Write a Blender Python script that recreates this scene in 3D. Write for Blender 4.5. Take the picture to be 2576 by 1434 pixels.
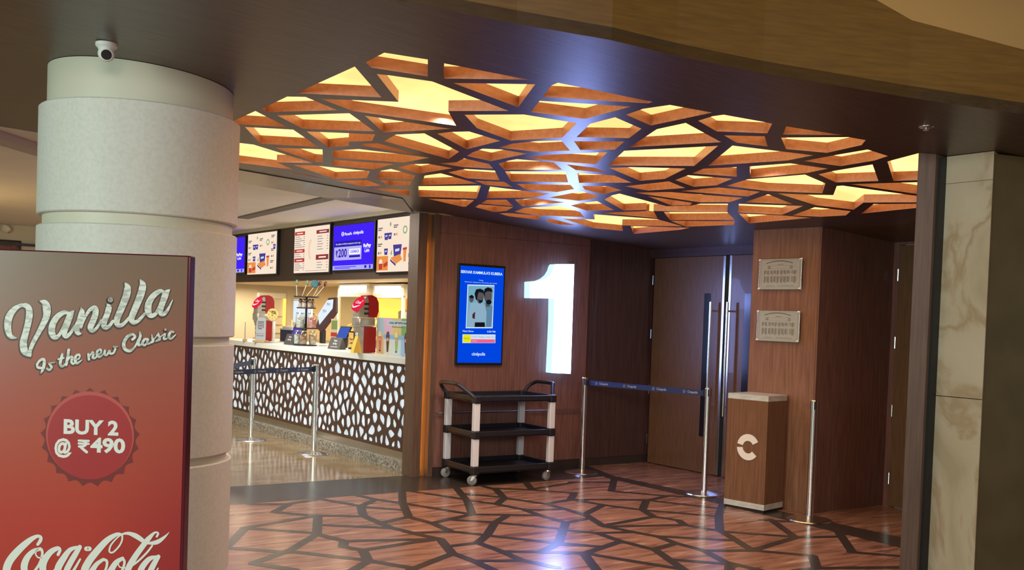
import bpy, bmesh, math, random
import numpy as np
from mathutils import Vector, Matrix
from mathutils.geometry import delaunay_2d_cdt

for o in list(bpy.data.objects):
    bpy.data.objects.remove(o)
SC = bpy.context.scene
COL = SC.collection
R_ = math.radians
PI = math.pi
random.seed(7)

# ------------------------------------------------------------------ camera
# world frame: X runs along the wood wall towards the auditorium door, Y goes from
# the lobby through that wall, Z up; the foot of the wall's left end is the origin
FOC, CX, CY, IW, IH = 2474.906, 1365.524, 876.414, 2576, 1434
CAMPOS = Vector((-4.338670, -8.202603, 1.500000))
RIGHT = Vector((0.827197, -0.560760, 0.035947))
DOWN = Vector((0.014230, -0.043046, -0.998972))
FWD = Vector((0.561731, 0.826858, -0.027628))
cd = bpy.data.cameras.new('camera')
cam = bpy.data.objects.new('camera', cd)
COL.objects.link(cam)
m = Matrix.Identity(4)
for i in range(3):
    m[i][0] = RIGHT[i]
    m[i][1] = -DOWN[i]
    m[i][2] = -FWD[i]
    m[i][3] = CAMPOS[i]
cam.matrix_world = m
cd.sensor_width = 36
cd.lens = FOC / IW * 36
cd.shift_x = (IW / 2 - CX) / IW
cd.shift_y = (CY - IH / 2) / IW
cd.clip_start = 0.05
SC.camera = cam

# ------------------------------------------------------------------ world, light, exposure
SC.view_settings.view_transform = 'Standard'
SC.view_settings.look = 'None'
SC.view_settings.exposure = 0.12
SC.view_settings.gamma = 1.0
SC.cycles.use_denoising = True
w = bpy.data.worlds.new('world')
SC.world = w
w.use_nodes = True
w.node_tree.nodes['Background'].inputs[0].default_value = (0.80, 0.95, 0.88, 1)
w.node_tree.nodes['Background'].inputs[1].default_value = 0.22


def area(name, loc, target, sx, sy, power, color):
    ld = bpy.data.lights.new(name, 'AREA')
    ld.shape = 'RECTANGLE'
    ld.size, ld.size_y, ld.energy, ld.color = sx, sy, power, color
    o = bpy.data.objects.new(name, ld)
    COL.objects.link(o)
    o.location = loc
    o.rotation_euler = (Vector(target) - Vector(loc)).to_track_quat('-Z', 'Y').to_euler()
    return o


area('mall_ceiling_light', (-5.5, -12.0, 3.1), (-0.5, -2.5, 0.9), 3.0, 1.5, 350, (1.0, 0.92, 0.84))  # unseen fill lamp added behind the camera for the frontal light
area('atrium_daylight', (-9.5, -6.0, 2.4), (-3.2, -3.0, 1.6), 2.2, 2.2, 260, (0.74, 1.0, 0.90))
area('fascia_downlight', (-0.6, -7.6, 3.2), (-0.8, -5.5, 2.75), 1.6, 0.3, 3, (1.0, 0.70, 0.22))
area('food_court_light', (-5.0, 4.5, 2.3), (-4.0, 4.5, 3.0), 1.2, 1.6, 46, (1.0, 0.66, 0.22))
area('lobby_light', (-1.6, 2.6, 2.6), (-1.4, 2.6, 0.0), 0.8, 2.4, 110, (1.0, 0.92, 0.82))


def spot(name, loc, power, color, deg=130):
    ld = bpy.data.lights.new(name, 'SPOT')
    ld.energy, ld.color, ld.spot_size, ld.spot_blend, ld.shadow_soft_size = power, color, R_(deg), 1.0, 0.05
    o = bpy.data.objects.new(name, ld)
    COL.objects.link(o)
    o.location = loc
    return o


# added fill spots in the open cells of the ceiling lattice, no fixtures there
for x_, y_ in ((-1.75, -3.35), (-1.95, -1.35), (-0.75, -2.75), (0.15, -3.9), (0.1, -1.45), (-0.6, -1.2)):
    spot('lattice_downlight', (x_, y_, 2.485 - 0.06 * x_), 46, (1.0, 0.90, 0.82), 150)


# ------------------------------------------------------------------ photo geometry helpers (pixel -> point on a real surface)
def ray(u, v):
    return RIGHT * ((u - CX) / FOC) + DOWN * ((v - CY) / FOC) + FWD


def at_z(u, v, z=0.0):
    r = ray(u, v)
    return CAMPOS + r * ((z - CAMPOS.z) / r.z)


ZC, SL = 2.47, 0.06                      # the wood ceiling falls gently towards the door


def cz(x):
    return ZC - SL * x


def at_ceil(u, v):
    r = ray(u, v)
    n = Vector((SL, 0, 1))
    return CAMPOS + r * (n.dot(Vector((0, 0, ZC)) - CAMPOS) / n.dot(r))


def on_wall(u, v, a, b):
    t = Vector((b[0] - a[0], b[1] - a[1], 0))
    n = Vector((-t.y, t.x, 0))
    r = ray(u, v)
    return CAMPOS + r * (n.dot(Vector((a[0], a[1], 0)) - CAMPOS) / n.dot(r))


def depth(p):
    return (Vector(p) - CAMPOS).dot(FWD)


def height(p, v):
    lo, hi = -1.0, 6.0
    for _ in range(40):
        mid = (lo + hi) / 2
        q = Vector((p[0], p[1], mid)) - CAMPOS
        if CY + FOC * q.dot(DOWN) / q.dot(FWD) > v:
            lo = mid
        else:
            hi = mid
    return lo


# ------------------------------------------------------------------ materials
def _nt(name):
    mt = bpy.data.materials.new(name)
    mt.use_nodes = True
    nt = mt.node_tree
    return mt, nt, nt.nodes['Principled BSDF']


def mat(name, col, rough=0.5, metal=0.0, emit=None, es=1.0, coat=0.0, spec=0.5):
    mt, nt, b = _nt(name)
    b.inputs['Base Color'].default_value = (*col, 1)
    b.inputs['Roughness'].default_value = rough
    b.inputs['Metallic'].default_value = metal
    b.inputs['Coat Weight'].default_value = coat
    b.inputs['Specular IOR Level'].default_value = spec
    if emit:
        b.inputs['Emission Color'].default_value = (*emit, 1)
        b.inputs['Emission Strength'].default_value = es
    return mt


def noise_mat(name, cols, scale, stretch=(1, 1, 1), rough=0.5, metal=0.0, coat=0.0, detail=4.0, bump=0.0, dist=0.0, rough_var=0.0, rot=(0, 0, 0), coord='Object', spec=0.5):
    mt, nt, b = _nt(name)
    tc = nt.nodes.new('ShaderNodeTexCoord')
    mp = nt.nodes.new('ShaderNodeMapping')
    mp.inputs['Scale'].default_value = stretch
    mp.inputs['Rotation'].default_value = rot
    nz = nt.nodes.new('ShaderNodeTexNoise')
    nz.inputs['Scale'].default_value = scale
    nz.inputs['Detail'].default_value = detail
    nz.inputs['Distortion'].default_value = dist
    cr = nt.nodes.new('ShaderNodeValToRGB')
    els = cr.color_ramp.elements
    while len(els) < len(cols):
        els.new(0.5)
    for e, (p, c) in zip(els, cols):
        e.position = p
        e.color = (*c, 1)
    L = nt.links.new
    L(tc.outputs[coord], mp.inputs['Vector'])
    L(mp.outputs['Vector'], nz.inputs['Vector'])
    L(nz.outputs['Fac'], cr.inputs['Fac'])
    L(cr.outputs['Color'], b.inputs['Base Color'])
    b.inputs['Roughness'].default_value = rough
    b.inputs['Metallic'].default_value = metal
    b.inputs['Coat Weight'].default_value = coat
    b.inputs['Specular IOR Level'].default_value = spec
    if bump:
        bp = nt.nodes.new('ShaderNodeBump')
        bp.inputs['Strength'].default_value = bump
        bp.inputs['Distance'].default_value = 0.004
        L(nz.outputs['Fac'], bp.inputs['Height'])
        L(bp.outputs['Normal'], b.inputs['Normal'])
    if rough_var:
        mr = nt.nodes.new('ShaderNodeMapRange')
        mr.inputs['To Min'].default_value = rough - rough_var
        mr.inputs['To Max'].default_value = rough + rough_var
        L(nz.outputs['Fac'], mr.inputs['Value'])
        L(mr.outputs['Result'], b.inputs['Roughness'])
    return mt


M = {}
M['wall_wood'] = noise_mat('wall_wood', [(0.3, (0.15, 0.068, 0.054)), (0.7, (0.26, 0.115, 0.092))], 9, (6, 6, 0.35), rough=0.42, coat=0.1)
M['dark_panel_wood'] = noise_mat('dark_panel_wood', [(0.3, (0.055, 0.028, 0.028)), (0.7, (0.095, 0.048, 0.046))], 9, (6, 6, 0.35), rough=0.42, coat=0.1)  # copy of the wall wood with shade put into its colour
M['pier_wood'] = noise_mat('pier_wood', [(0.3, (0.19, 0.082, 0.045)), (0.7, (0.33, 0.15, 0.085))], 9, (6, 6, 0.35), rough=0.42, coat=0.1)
M['door_wood'] = noise_mat('door_wood', [(0.3, (0.14, 0.068, 0.032)), (0.7, (0.20, 0.10, 0.048))], 9, (6, 6, 0.5), rough=0.38, coat=0.1)
M['podium_wood'] = noise_mat('podium_wood', [(0.3, (0.14, 0.060, 0.030)), (0.7, (0.215, 0.098, 0.050))], 10, (6, 6, 0.35), rough=0.35, coat=0.1)
M['ceil_wood'] = noise_mat('ceil_wood', [(0.3, (0.062, 0.038, 0.026)), (0.7, (0.115, 0.075, 0.052))], 8, (0.5, 8, 8), rough=0.36, coat=0.0)
M['rib_wood'] = noise_mat('rib_wood', [(0.3, (0.40, 0.17, 0.095)), (0.7, (0.52, 0.24, 0.145))], 8, (0.7, 6, 6), rough=0.36)  # rib face wood again, the warm glow from above put into its colour
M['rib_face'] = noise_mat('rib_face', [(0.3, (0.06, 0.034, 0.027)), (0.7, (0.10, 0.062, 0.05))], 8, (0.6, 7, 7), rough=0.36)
M['fascia_wood'] = noise_mat('fascia_wood', [(0.3, (0.115, 0.052, 0.008)), (0.7, (0.17, 0.080, 0.014))], 8, (0.8, 0.8, 9), rough=0.4)
M['band_wood'] = noise_mat('band_wood', [(0.3, (0.085, 0.066, 0.05)), (0.7, (0.14, 0.11, 0.085))], 8, (0.5, 8, 8), rough=0.3, coat=0.15)
M['copper_stone'] = noise_mat('copper_stone', [(0.30, (0.14, 0.054, 0.036)), (0.48, (0.29, 0.136, 0.093)), (0.62, (0.36, 0.178, 0.125)), (0.76, (0.62, 0.41, 0.32))], 2.6, (0.9, 5.5, 1), rough=0.22, detail=7, dist=0.8, rot=(0, 0, R_(8)), spec=0.4)
M['dark_stone'] = noise_mat('dark_stone', [(0.3, (0.030, 0.022, 0.020)), (0.7, (0.062, 0.048, 0.042))], 60, rough=0.24, spec=0.35)
M['tan_stone'] = noise_mat('tan_stone', [(0.3, (0.20, 0.14, 0.075)), (0.55, (0.31, 0.23, 0.14)), (0.8, (0.40, 0.31, 0.20))], 3.5, (1, 1.6, 1), rough=0.13, detail=9)
M['granite'] = noise_mat('granite', [(0.38, (0.12, 0.115, 0.10)), (0.62, (0.46, 0.44, 0.39))], 55, rough=0.35)
M['skirt_stone'] = mat('skirt_stone', (0.045, 0.035, 0.032), 0.3)
M['column_stone'] = noise_mat('column_stone', [(0.3, (0.59, 0.56, 0.51)), (0.6, (0.65, 0.62, 0.57)), (0.8, (0.66, 0.62, 0.57))], 55, rough=0.5, detail=8, spec=0.3)
M['column_paint'] = mat('column_paint', (0.60, 0.56, 0.45), 0.5)
M['marble'] = noise_mat('marble', [(0.32, (0.40, 0.315, 0.205)), (0.46, (0.49, 0.405, 0.285)), (0.50, (0.38, 0.275, 0.165)), (0.54, (0.50, 0.415, 0.295)), (0.75, (0.58, 0.50, 0.375))], 2.6, (1, 1, 0.6), rough=0.3, detail=9, dist=0.7)
M['olive_stone'] = noise_mat('olive_stone', [(0.3, (0.085, 0.056, 0.022)), (0.7, (0.12, 0.082, 0.035))], 4, rough=0.4)  # side marble of the pillar, its shade put into the colour
M['jamb_wood'] = noise_mat('jamb_wood', [(0.3, (0.10, 0.054, 0.036)), (0.7, (0.155, 0.088, 0.062))], 9, (7, 7, 0.4), rough=0.45)
M['black'] = mat('black', (0.012, 0.011, 0.011), 0.5)
M['black_gloss'] = mat('black_gloss', (0.012, 0.012, 0.014), 0.2)
M['black_plastic'] = noise_mat('black_plastic', [(0.3, (0.009, 0.009, 0.014)), (0.7, (0.017, 0.017, 0.025))], 90, rough=0.48, bump=0.08)
M['tower_steel'] = noise_mat('tower_steel', [(0.3, (0.42, 0.40, 0.36)), (0.7, (0.58, 0.56, 0.51))], 7, (1, 1, 2), rough=0.25, metal=0.55)
M['steel'] = mat('steel', (0.86, 0.86, 0.85), 0.20, 1.0)
M['band_steel'] = noise_mat('band_steel', [(0.3, (0.56, 0.56, 0.52)), (0.7, (0.76, 0.76, 0.72))], 12, (1, 1, 3), rough=0.38, metal=0.35)
M['brushed'] = noise_mat('brushed', [(0.3, (0.5, 0.5, 0.48)), (0.7, (0.68, 0.67, 0.63))], 12, (1, 1, 30), rough=0.28, metal=1.0)
M['alu'] = mat('alu', (0.78, 0.80, 0.88), 0.4)
M['white'] = mat('white', (0.78, 0.78, 0.76), 0.4)
M['ivory'] = mat('ivory', (0.80, 0.77, 0.66), 0.5)
M['gyp'] = noise_mat('gyp', [(0.3, (0.74, 0.70, 0.66)), (0.7, (0.78, 0.74, 0.70))], 3, rough=0.7)
M['mall_paint'] = mat('mall_paint', (0.105, 0.098, 0.080), 0.7)
M['gyp_warm'] = mat('gyp_warm', (0.62, 0.56, 0.42), 0.7)
M['counter_top'] = mat('counter_top', (0.74, 0.80, 0.80), 0.3)
M['perf'] = noise_mat('perf', [(0.3, (0.055, 0.028, 0.020)), (0.7, (0.095, 0.05, 0.036))], 9, (6, 6, 0.4), rough=0.4)
M['backlit'] = mat('backlit', (0.75, 0.8, 0.84), 0.5, emit=(0.75, 0.87, 0.95), es=0.6)
M['cream_wood'] = noise_mat('cream_wood', [(0.3, (0.62, 0.46, 0.25)), (0.7, (0.72, 0.56, 0.33))], 7, (0.4, 6, 6), rough=0.5)
M['cream'] = mat('cream', (0.78, 0.66, 0.44), 0.5)
M['red'] = mat('red', (0.36, 0.014, 0.018), 0.28)
M['red_plastic'] = mat('red_plastic', (0.30, 0.012, 0.016), 0.3)
M['yellow'] = mat('yellow', (0.85, 0.55, 0.08), 0.5)
M['pale_yellow'] = mat('pale_yellow', (0.78, 0.62, 0.22), 0.5)
M['navy'] = mat('navy', (0.015, 0.02, 0.10), 0.5)
M['belt_blue'] = mat('belt_blue', (0.022, 0.040, 0.13), 0.5)
M['light_wood'] = mat('light_wood', (0.42, 0.30, 0.15), 0.5)
M['grey'] = mat('grey', (0.30, 0.30, 0.31), 0.5)
M['dark_grey'] = mat('dark_grey', (0.06, 0.06, 0.065), 0.5)
M['pink'] = mat('pink', (0.62, 0.30, 0.32), 0.35)
M['green'] = mat('green', (0.12, 0.24, 0.10), 0.4)
M['teal'] = mat('teal', (0.03, 0.12, 0.15), 0.35)
M['maroon'] = mat('maroon', (0.10, 0.02, 0.025), 0.4)
M['candy'] = noise_mat('candy', [(0.35, (0.20, 0.12, 0.09)), (0.5, (0.45, 0.42, 0.38)), (0.65, (0.35, 0.18, 0.15))], 60, rough=0.3)
M['popcorn'] = mat('popcorn', (0.9, 0.62, 0.15), 0.8, emit=(1.0, 0.52, 0.08), es=1.5)
M['slot'] = mat('slot', (0.14, 0.13, 0.11), 0.6)
M['groove_gold'] = noise_mat('groove_gold', [(0.3, (0.28, 0.13, 0.035)), (0.7, (0.42, 0.20, 0.06))], 9, (6, 6, 0.4), rough=0.35)


def glow(name, col, s):
    return mat(name, (0.0, 0.0, 0.0), 0.6, emit=col, es=s, spec=0.0)


M['sign_glow'] = glow('sign_glow', (0.30, 0.40, 1.0), 24.0)
M['sign_side'] = glow('sign_side', (0.28, 0.58, 1.0), 2.4)
M['screen_blue'] = glow('screen_blue', (0.0, 0.058, 0.72), 0.95)
M['menu_blue'] = glow('menu_blue', (0.052, 0.016, 0.86), 1.0)
M['menu_blue_hi'] = glow('menu_blue_hi', (0.42, 0.42, 1.0), 0.95)
M['menu_card'] = glow('menu_card', (0.50, 0.45, 0.95), 0.9)
M['menu_navy'] = glow('menu_navy', (0.022, 0.014, 0.38), 1.0)
M['menu_cream'] = glow('menu_cream', (0.93, 0.76, 0.60), 0.95)
M['menu_red'] = glow('menu_red', (0.55, 0.055, 0.045), 0.9)
M['menu_maroon'] = glow('menu_maroon', (0.30, 0.04, 0.05), 0.9)
M['menu_ink'] = glow('menu_ink', (0.20, 0.16, 0.22), 0.9)
M['menu_orange'] = glow('menu_orange', (0.85, 0.30, 0.07), 0.9)
M['menu_green'] = glow('menu_green', (0.24, 0.42, 0.20), 0.9)
M['menu_purple'] = glow('menu_purple', (0.08, 0.05, 0.30), 0.9)
M['glow_white'] = glow('glow_white', (0.92, 0.95, 1.0), 1.0)
M['glow_text'] = glow('glow_text', (0.62, 0.75, 1.0), 1.0)
M['glow_yellow'] = glow('glow_yellow', (0.80, 0.78, 0.0), 0.95)
M['glow_pink'] = glow('glow_pink', (0.95, 0.12, 0.26), 0.9)
M['glow_pale'] = glow('glow_pale', (0.62, 0.78, 0.92), 0.9)
M['poster_sky'] = glow('poster_sky', (0.20, 0.46, 0.62), 0.8)
M['poster_shirt'] = glow('poster_shirt', (0.32, 0.52, 0.68), 0.75)
M['poster_shirt_dark'] = glow('poster_shirt_dark', (0.13, 0.27, 0.40), 0.8)
M['poster_skin'] = glow('poster_skin', (0.11, 0.10, 0.11), 0.8)
M['poster_hair'] = glow('poster_hair', (0.006, 0.007, 0.010), 1.0)
M['lamp_warm'] = glow('lamp_warm', (1.0, 0.86, 0.55), 2.6)
M['lamp_header'] = glow('lamp_header', (1.0, 0.95, 0.80), 2.0)
M['cove'] = glow('cove', (1.0, 0.80, 0.42), 5.0)
M['led_orange'] = glow('led_orange', (1.0, 0.48, 0.10), 9.0)
M['badge_red'] = glow('badge_red', (0.85, 0.02, 0.06), 0.85)
M['badge_white'] = glow('badge_white', (1.0, 0.72, 0.85), 1.1)
M['pos_screen'] = glow('pos_screen', (0.72, 0.83, 0.95), 1.0)
M['tab_blue'] = glow('tab_blue', (0.06, 0.12, 0.50), 0.9)
M['tab_purple'] = glow('tab_purple', (0.10, 0.06, 0.42), 0.9)

# plain ceiling above the lattice, its strip-lit glow put into emission
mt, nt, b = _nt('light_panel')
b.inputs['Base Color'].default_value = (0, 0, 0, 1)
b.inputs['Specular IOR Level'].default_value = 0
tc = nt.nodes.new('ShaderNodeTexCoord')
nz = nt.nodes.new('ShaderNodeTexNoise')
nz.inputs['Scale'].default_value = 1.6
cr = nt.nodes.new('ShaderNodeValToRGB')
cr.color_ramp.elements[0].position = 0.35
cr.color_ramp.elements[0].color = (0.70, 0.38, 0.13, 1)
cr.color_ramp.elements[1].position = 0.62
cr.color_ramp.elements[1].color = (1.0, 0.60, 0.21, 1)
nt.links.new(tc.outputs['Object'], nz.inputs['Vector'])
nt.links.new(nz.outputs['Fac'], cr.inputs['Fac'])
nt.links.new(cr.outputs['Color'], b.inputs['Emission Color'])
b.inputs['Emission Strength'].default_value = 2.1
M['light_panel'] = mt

# printed artwork of the cola board: brown at the top running into reds
mt, nt, b = _nt('cola_print')
tc = nt.nodes.new('ShaderNodeTexCoord')
sp = nt.nodes.new('ShaderNodeSeparateXYZ')
mr = nt.nodes.new('ShaderNodeMapRange')
mr.inputs['From Min'].default_value = 0.5
mr.inputs['From Max'].default_value = 1.66
cr = nt.nodes.new('ShaderNodeValToRGB')
els = cr.color_ramp.elements
cols = [(0.0, (0.36, 0.03, 0.022)), (0.30, (0.40, 0.04, 0.026)), (0.52, (0.37, 0.062, 0.034)), (0.70, (0.30, 0.072, 0.045)), (0.86, (0.20, 0.092, 0.055)), (1.0, (0.155, 0.090, 0.052))]
while len(els) < len(cols):
    els.new(0.5)
for e, (p, c) in zip(els, cols):
    e.position = p
    e.color = (*c, 1)
mr2 = nt.nodes.new('ShaderNodeMapRange')          # the right half of the print runs darker crimson
mr2.inputs['From Min'].default_value = 0.02
mr2.inputs['From Max'].default_value = 0.30
mr2.inputs['To Max'].default_value = 0.62
mx = nt.nodes.new('ShaderNodeMixRGB')
mx.inputs['Color2'].default_value = (0.20, 0.012, 0.022, 1)
mr3 = nt.nodes.new('ShaderNodeMapRange')
mr3.inputs['From Min'].default_value = 1.35
mr3.inputs['From Max'].default_value = 0.75
ml = nt.nodes.new('ShaderNodeMath')
ml.operation = 'MULTIPLY'
L = nt.links.new
L(tc.outputs['Object'], sp.inputs[0])
L(sp.outputs['Z'], mr.inputs['Value'])
L(mr.outputs[0], cr.inputs['Fac'])
L(sp.outputs['X'], mr2.inputs['Value'])
L(sp.outputs['Z'], mr3.inputs['Value'])
L(mr2.outputs[0], ml.inputs[0])
L(mr3.outputs[0], ml.inputs[1])
L(ml.outputs[0], mx.inputs['Fac'])
L(cr.outputs['Color'], mx.inputs['Color1'])
L(mx.outputs['Color'], b.inputs['Base Color'])
b.inputs['Roughness'].default_value = 0.32
M['cola_print'] = mt
M['cap_dark'] = mat('cap_dark', (0.16, 0.022, 0.02), 0.35)
M['cap_red'] = mat('cap_red', (0.33, 0.028, 0.03), 0.32)
M['cap_rim'] = mat('cap_rim', (0.43, 0.075, 0.06), 0.32)
M['print_white'] = mat('print_white', (0.66, 0.67, 0.62), 0.4)
M['ripple_white'] = noise_mat('ripple_white', [(0.40, (0.38, 0.38, 0.34)), (0.5, (0.60, 0.61, 0.55)), (0.7, (0.68, 0.69, 0.63))], 26, (1, 1, 3.0), rough=0.4, dist=1.2)
M['print_dark'] = mat('print_dark', (0.055, 0.022, 0.014), 0.4)

# clear plastic / glass
mt = bpy.data.materials.new('acrylic')
mt.use_nodes = True
nt = mt.node_tree
nt.nodes.clear()
out = nt.nodes.new('ShaderNodeOutputMaterial')
tr = nt.nodes.new('ShaderNodeBsdfTransparent')
tr.inputs[0].default_value = (0.93, 0.95, 0.94, 1)
gl = nt.nodes.new('ShaderNodeBsdfGlossy')
gl.inputs['Roughness'].default_value = 0.05
ms = nt.nodes.new('ShaderNodeMixShader')
ms.inputs[0].default_value = 0.10
nt.links.new(tr.outputs[0], ms.inputs[1])
nt.links.new(gl.outputs[0], ms.inputs[2])
nt.links.new(ms.outputs[0], out.inputs[0])
M['acrylic'] = mt
M['plaque_paper'] = noise_mat('plaque_paper', [(0.3, (0.78, 0.68, 0.62)), (0.7, (0.82, 0.73, 0.67))], 5, rough=0.22)
M['plaque_ink'] = mat('plaque_ink', (0.30, 0.23, 0.20), 0.4)
M['plaque_black'] = mat('plaque_black', (0.02, 0.018, 0.018), 0.4)


# ------------------------------------------------------------------ mesh builder
class MB:
    def __init__(s):
        s.v, s.f, s.mi, s.mats = [], [], [], []

    def _m(s, mt):
        if mt is None:
            return 0
        if mt not in s.mats:
            s.mats.append(mt)
        return s.mats.index(mt)

    def add(s, vs, fs, mt=None):
        k = len(s.v)
        s.v += [tuple(p) for p in vs]
        i = s._m(mt)
        for f in fs:
            s.f.append([k + j for j in f])
            s.mi.append(i)
        return s

    def box(s, a, b, mt=None, bev=0.0, rot=None, org=None, seg=2):
        bm = bmesh.new()
        bmesh.ops.create_cube(bm, size=1)
        a, b = Vector(a), Vector(b)
        c, d = (a + b) / 2, b - a
        for q in bm.verts:
            q.co = Vector((q.co.x * d.x, q.co.y * d.y, q.co.z * d.z))
        if bev:
            bmesh.ops.bevel(bm, geom=list(bm.edges), offset=min(bev, 0.49 * min(abs(d.x), abs(d.y), abs(d.z))), segments=seg, profile=0.5, affect='EDGES')
        bmesh.ops.recalc_face_normals(bm, faces=bm.faces)
        pts = []
        for q in bm.verts:
            p = q.co.copy()
            if rot is not None:
                p = rot @ p
            pts.append(p + (Vector(org) if org is not None else c))
        bm.verts.index_update()
        s.add(pts, [[q.index for q in f.verts] for f in bm.faces], mt)
        bm.free()
        return s

    def prism(s, poly, z0, z1, mt=None, xf=None, top_mt=None):
        """poly: list of (x,y) counter-clockwise; extruded z0..z1; xf maps a point"""
        n = len(poly)
        ar = sum(poly[i][0] * poly[(i + 1) % n][1] - poly[(i + 1) % n][0] * poly[i][1] for i in range(n))
        if ar < 0:
            poly = poly[::-1]
        vs = [Vector((x, y, z0)) for x, y in poly] + [Vector((x, y, z1)) for x, y in poly]
        if xf:
            vs = [xf(q) for q in vs]
        fs = [[i, (i + 1) % n, n + (i + 1) % n, n + i] for i in range(n)]
        s.add(vs, fs + [list(range(n))[::-1]], mt)
        s.add(vs[n:], [list(range(n))], top_mt or mt)
        return s

    def tube(s, path, r, mt=None, n=10, cap=True):
        P = [Vector(p) for p in path]
        rs = r if isinstance(r, (list, tuple)) else [r] * len(P)
        vs, fs = [], []
        up = None
        for i, p in enumerate(P):
            t = (P[min(i + 1, len(P) - 1)] - P[max(i - 1, 0)]).normalized()
            if up is None:
                up = Vector((0, 0, 1)) if abs(t.z) < 0.9 else Vector((1, 0, 0))
            x = up.cross(t)
            if x.length < 1e-5:
                x = Vector((0, 1, 0)).cross(t)
            x.normalize()
            y = t.cross(x)
            up = y
            for k in range(n):
                a = 2 * PI * k / n
                vs.append(p + (x * math.cos(a) + y * math.sin(a)) * rs[i])
        for i in range(len(P) - 1):
            for k in range(n):
                fs.append([i * n + k, i * n + (k + 1) % n, (i + 1) * n + (k + 1) % n, (i + 1) * n + k])
        if cap:
            fs.append(list(range(n))[::-1])
            fs.append([(len(P) - 1) * n + k for k in range(n)])
        return s.add(vs, fs, mt)

    def lathe(s, prof, c=(0, 0, 0), mt=None, n=32, axis=None):
        """prof: (radius, z) bottom to top"""
        c = Vector(c)
        q = Vector((0, 0, 1)).rotation_difference(Vector(axis)) if axis is not None else None
        vs, fs = [], []
        for r, z in prof:
            for k in range(n):
                a = 2 * PI * k / n
                p = Vector((r * math.cos(a), r * math.sin(a), z))
                if q is not None:
                    p = q @ p
                vs.append(p + c)
        for i in range(len(prof) - 1):
            for k in range(n):
                fs.append([i * n + k, i * n + (k + 1) % n, (i + 1) * n + (k + 1) % n, (i + 1) * n + k])
        if prof[0][0] > 1e-6:
            fs.append(list(range(n))[::-1])
        if prof[-1][0] > 1e-6:
            fs.append([(len(prof) - 1) * n + k for k in range(n)])
        return s.add(vs, fs, mt)

    def ball(s, c, r, mt=None, n=14, sc=(1, 1, 1)):
        vs, fs = [], []
        h = n // 2
        for i in range(h + 1):
            t = PI * i / h
            for k in range(n):
                a = 2 * PI * k / n
                vs.append((c[0] + r * sc[0] * math.sin(t) * math.cos(a), c[1] + r * sc[1] * math.sin(t) * math.sin(a), c[2] - r * sc[2] * math.cos(t)))
        for i in range(h):
            for k in range(n):
                fs.append([i * n + k, i * n + (k + 1) % n, (i + 1) * n + (k + 1) % n, (i + 1) * n + k])
        return s.add(vs, fs, mt)

    def build(s, name, mt=None, parent=None, smooth=None):
        me = bpy.data.meshes.new(name)
        me.from_pydata(s.v, [], s.f)
        ms_ = [x for x in (s.mats or [mt]) if x is not None]
        for x in ms_:
            me.materials.append(x)
        if s.mats:
            for p, i in zip(me.polygons, s.mi):
                p.material_index = i
        me.update()
        if smooth:
            me.shade_smooth()
            me.set_sharp_from_angle(angle=R_(smooth))
        o = bpy.data.objects.new(name, me)
        COL.objects.link(o)
        if parent is not None:
            o.parent = parent
        return o


def tag(o, label, cat, group=None):
    o['label'] = label
    o['category'] = cat
    if group:
        o['group'] = group
    return o


def thing(name, label, cat, loc=(0, 0, 0), rz=0.0, group=None):
    o = bpy.data.objects.new(name, None)
    COL.objects.link(o)
    o.empty_display_size = 0.1
    o.location = loc
    o.rotation_euler = (0, 0, rz)
    return tag(o, label, cat, group)


def struct(o):
    o['kind'] = 'structure'
    return o


def dup(o, parent=None):
    c = o.copy()
    COL.objects.link(c)
    if parent is not None:
        c.parent = parent
    for ch in [x for x in bpy.data.objects if x.parent == o]:
        dup(ch, c)
    return c


def local(o, p):
    """world point -> local frame of an empty (location + z rotation only)"""
    q = Vector(p) - Vector(o.location)
    a = -o.rotation_euler[2]
    return Vector((q.x * math.cos(a) - q.y * math.sin(a), q.x * math.sin(a) + q.y * math.cos(a), q.z))


def text_into(mb, s, size, org, right, up, mt, align='CENTER', bold=0.0, lift=0.0, width=None, shear=0.0, spacing=1.0):
    cu = bpy.data.curves.new('txt', 'FONT')
    cu.body = s
    cu.size = size
    cu.align_x = align
    cu.align_y = 'CENTER'
    cu.offset = bold
    cu.resolution_u = 3
    cu.shear = shear
    cu.space_character = spacing
    ob = bpy.data.objects.new('txt', cu)
    COL.objects.link(ob)
    bpy.context.view_layer.update()
    dg = bpy.context.evaluated_depsgraph_get()
    me = bpy.data.meshes.new_from_object(ob.evaluated_get(dg))
    vs = [q.co.copy() for q in me.vertices]
    fs = [list(p.vertices) for p in me.polygons]
    bpy.data.objects.remove(ob)
    bpy.data.curves.remove(cu)
    bpy.data.meshes.remove(me)
    if not vs:
        return
    if width:
        wx = max(q.x for q in vs) - min(q.x for q in vs)
        k = width / wx
        for q in vs:
            q.x *= k
    right, up, org = Vector(right), Vector(up), Vector(org)
    nrm = right.cross(up)
    mb.add([org + right * q.x + up * q.y + nrm * lift for q in vs], fs, mt)


def spline(pts, k=6):
    out = []
    n = len(pts)
    P = [np.array(p, float) for p in pts]
    for i in range(n - 1):
        a, b_, c, d_ = P[max(i - 1, 0)], P[i], P[i + 1], P[min(i + 2, n - 1)]
        for j in range(k):
            t = j / k
            out.append(0.5 * ((2 * b_) + (c - a) * t + (2 * a - 5 * b_ + 4 * c - d_) * t * t + (3 * b_ - a - 3 * c + d_) * t ** 3))
    out.append(P[-1])
    return out


STROKES = [0]


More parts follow.
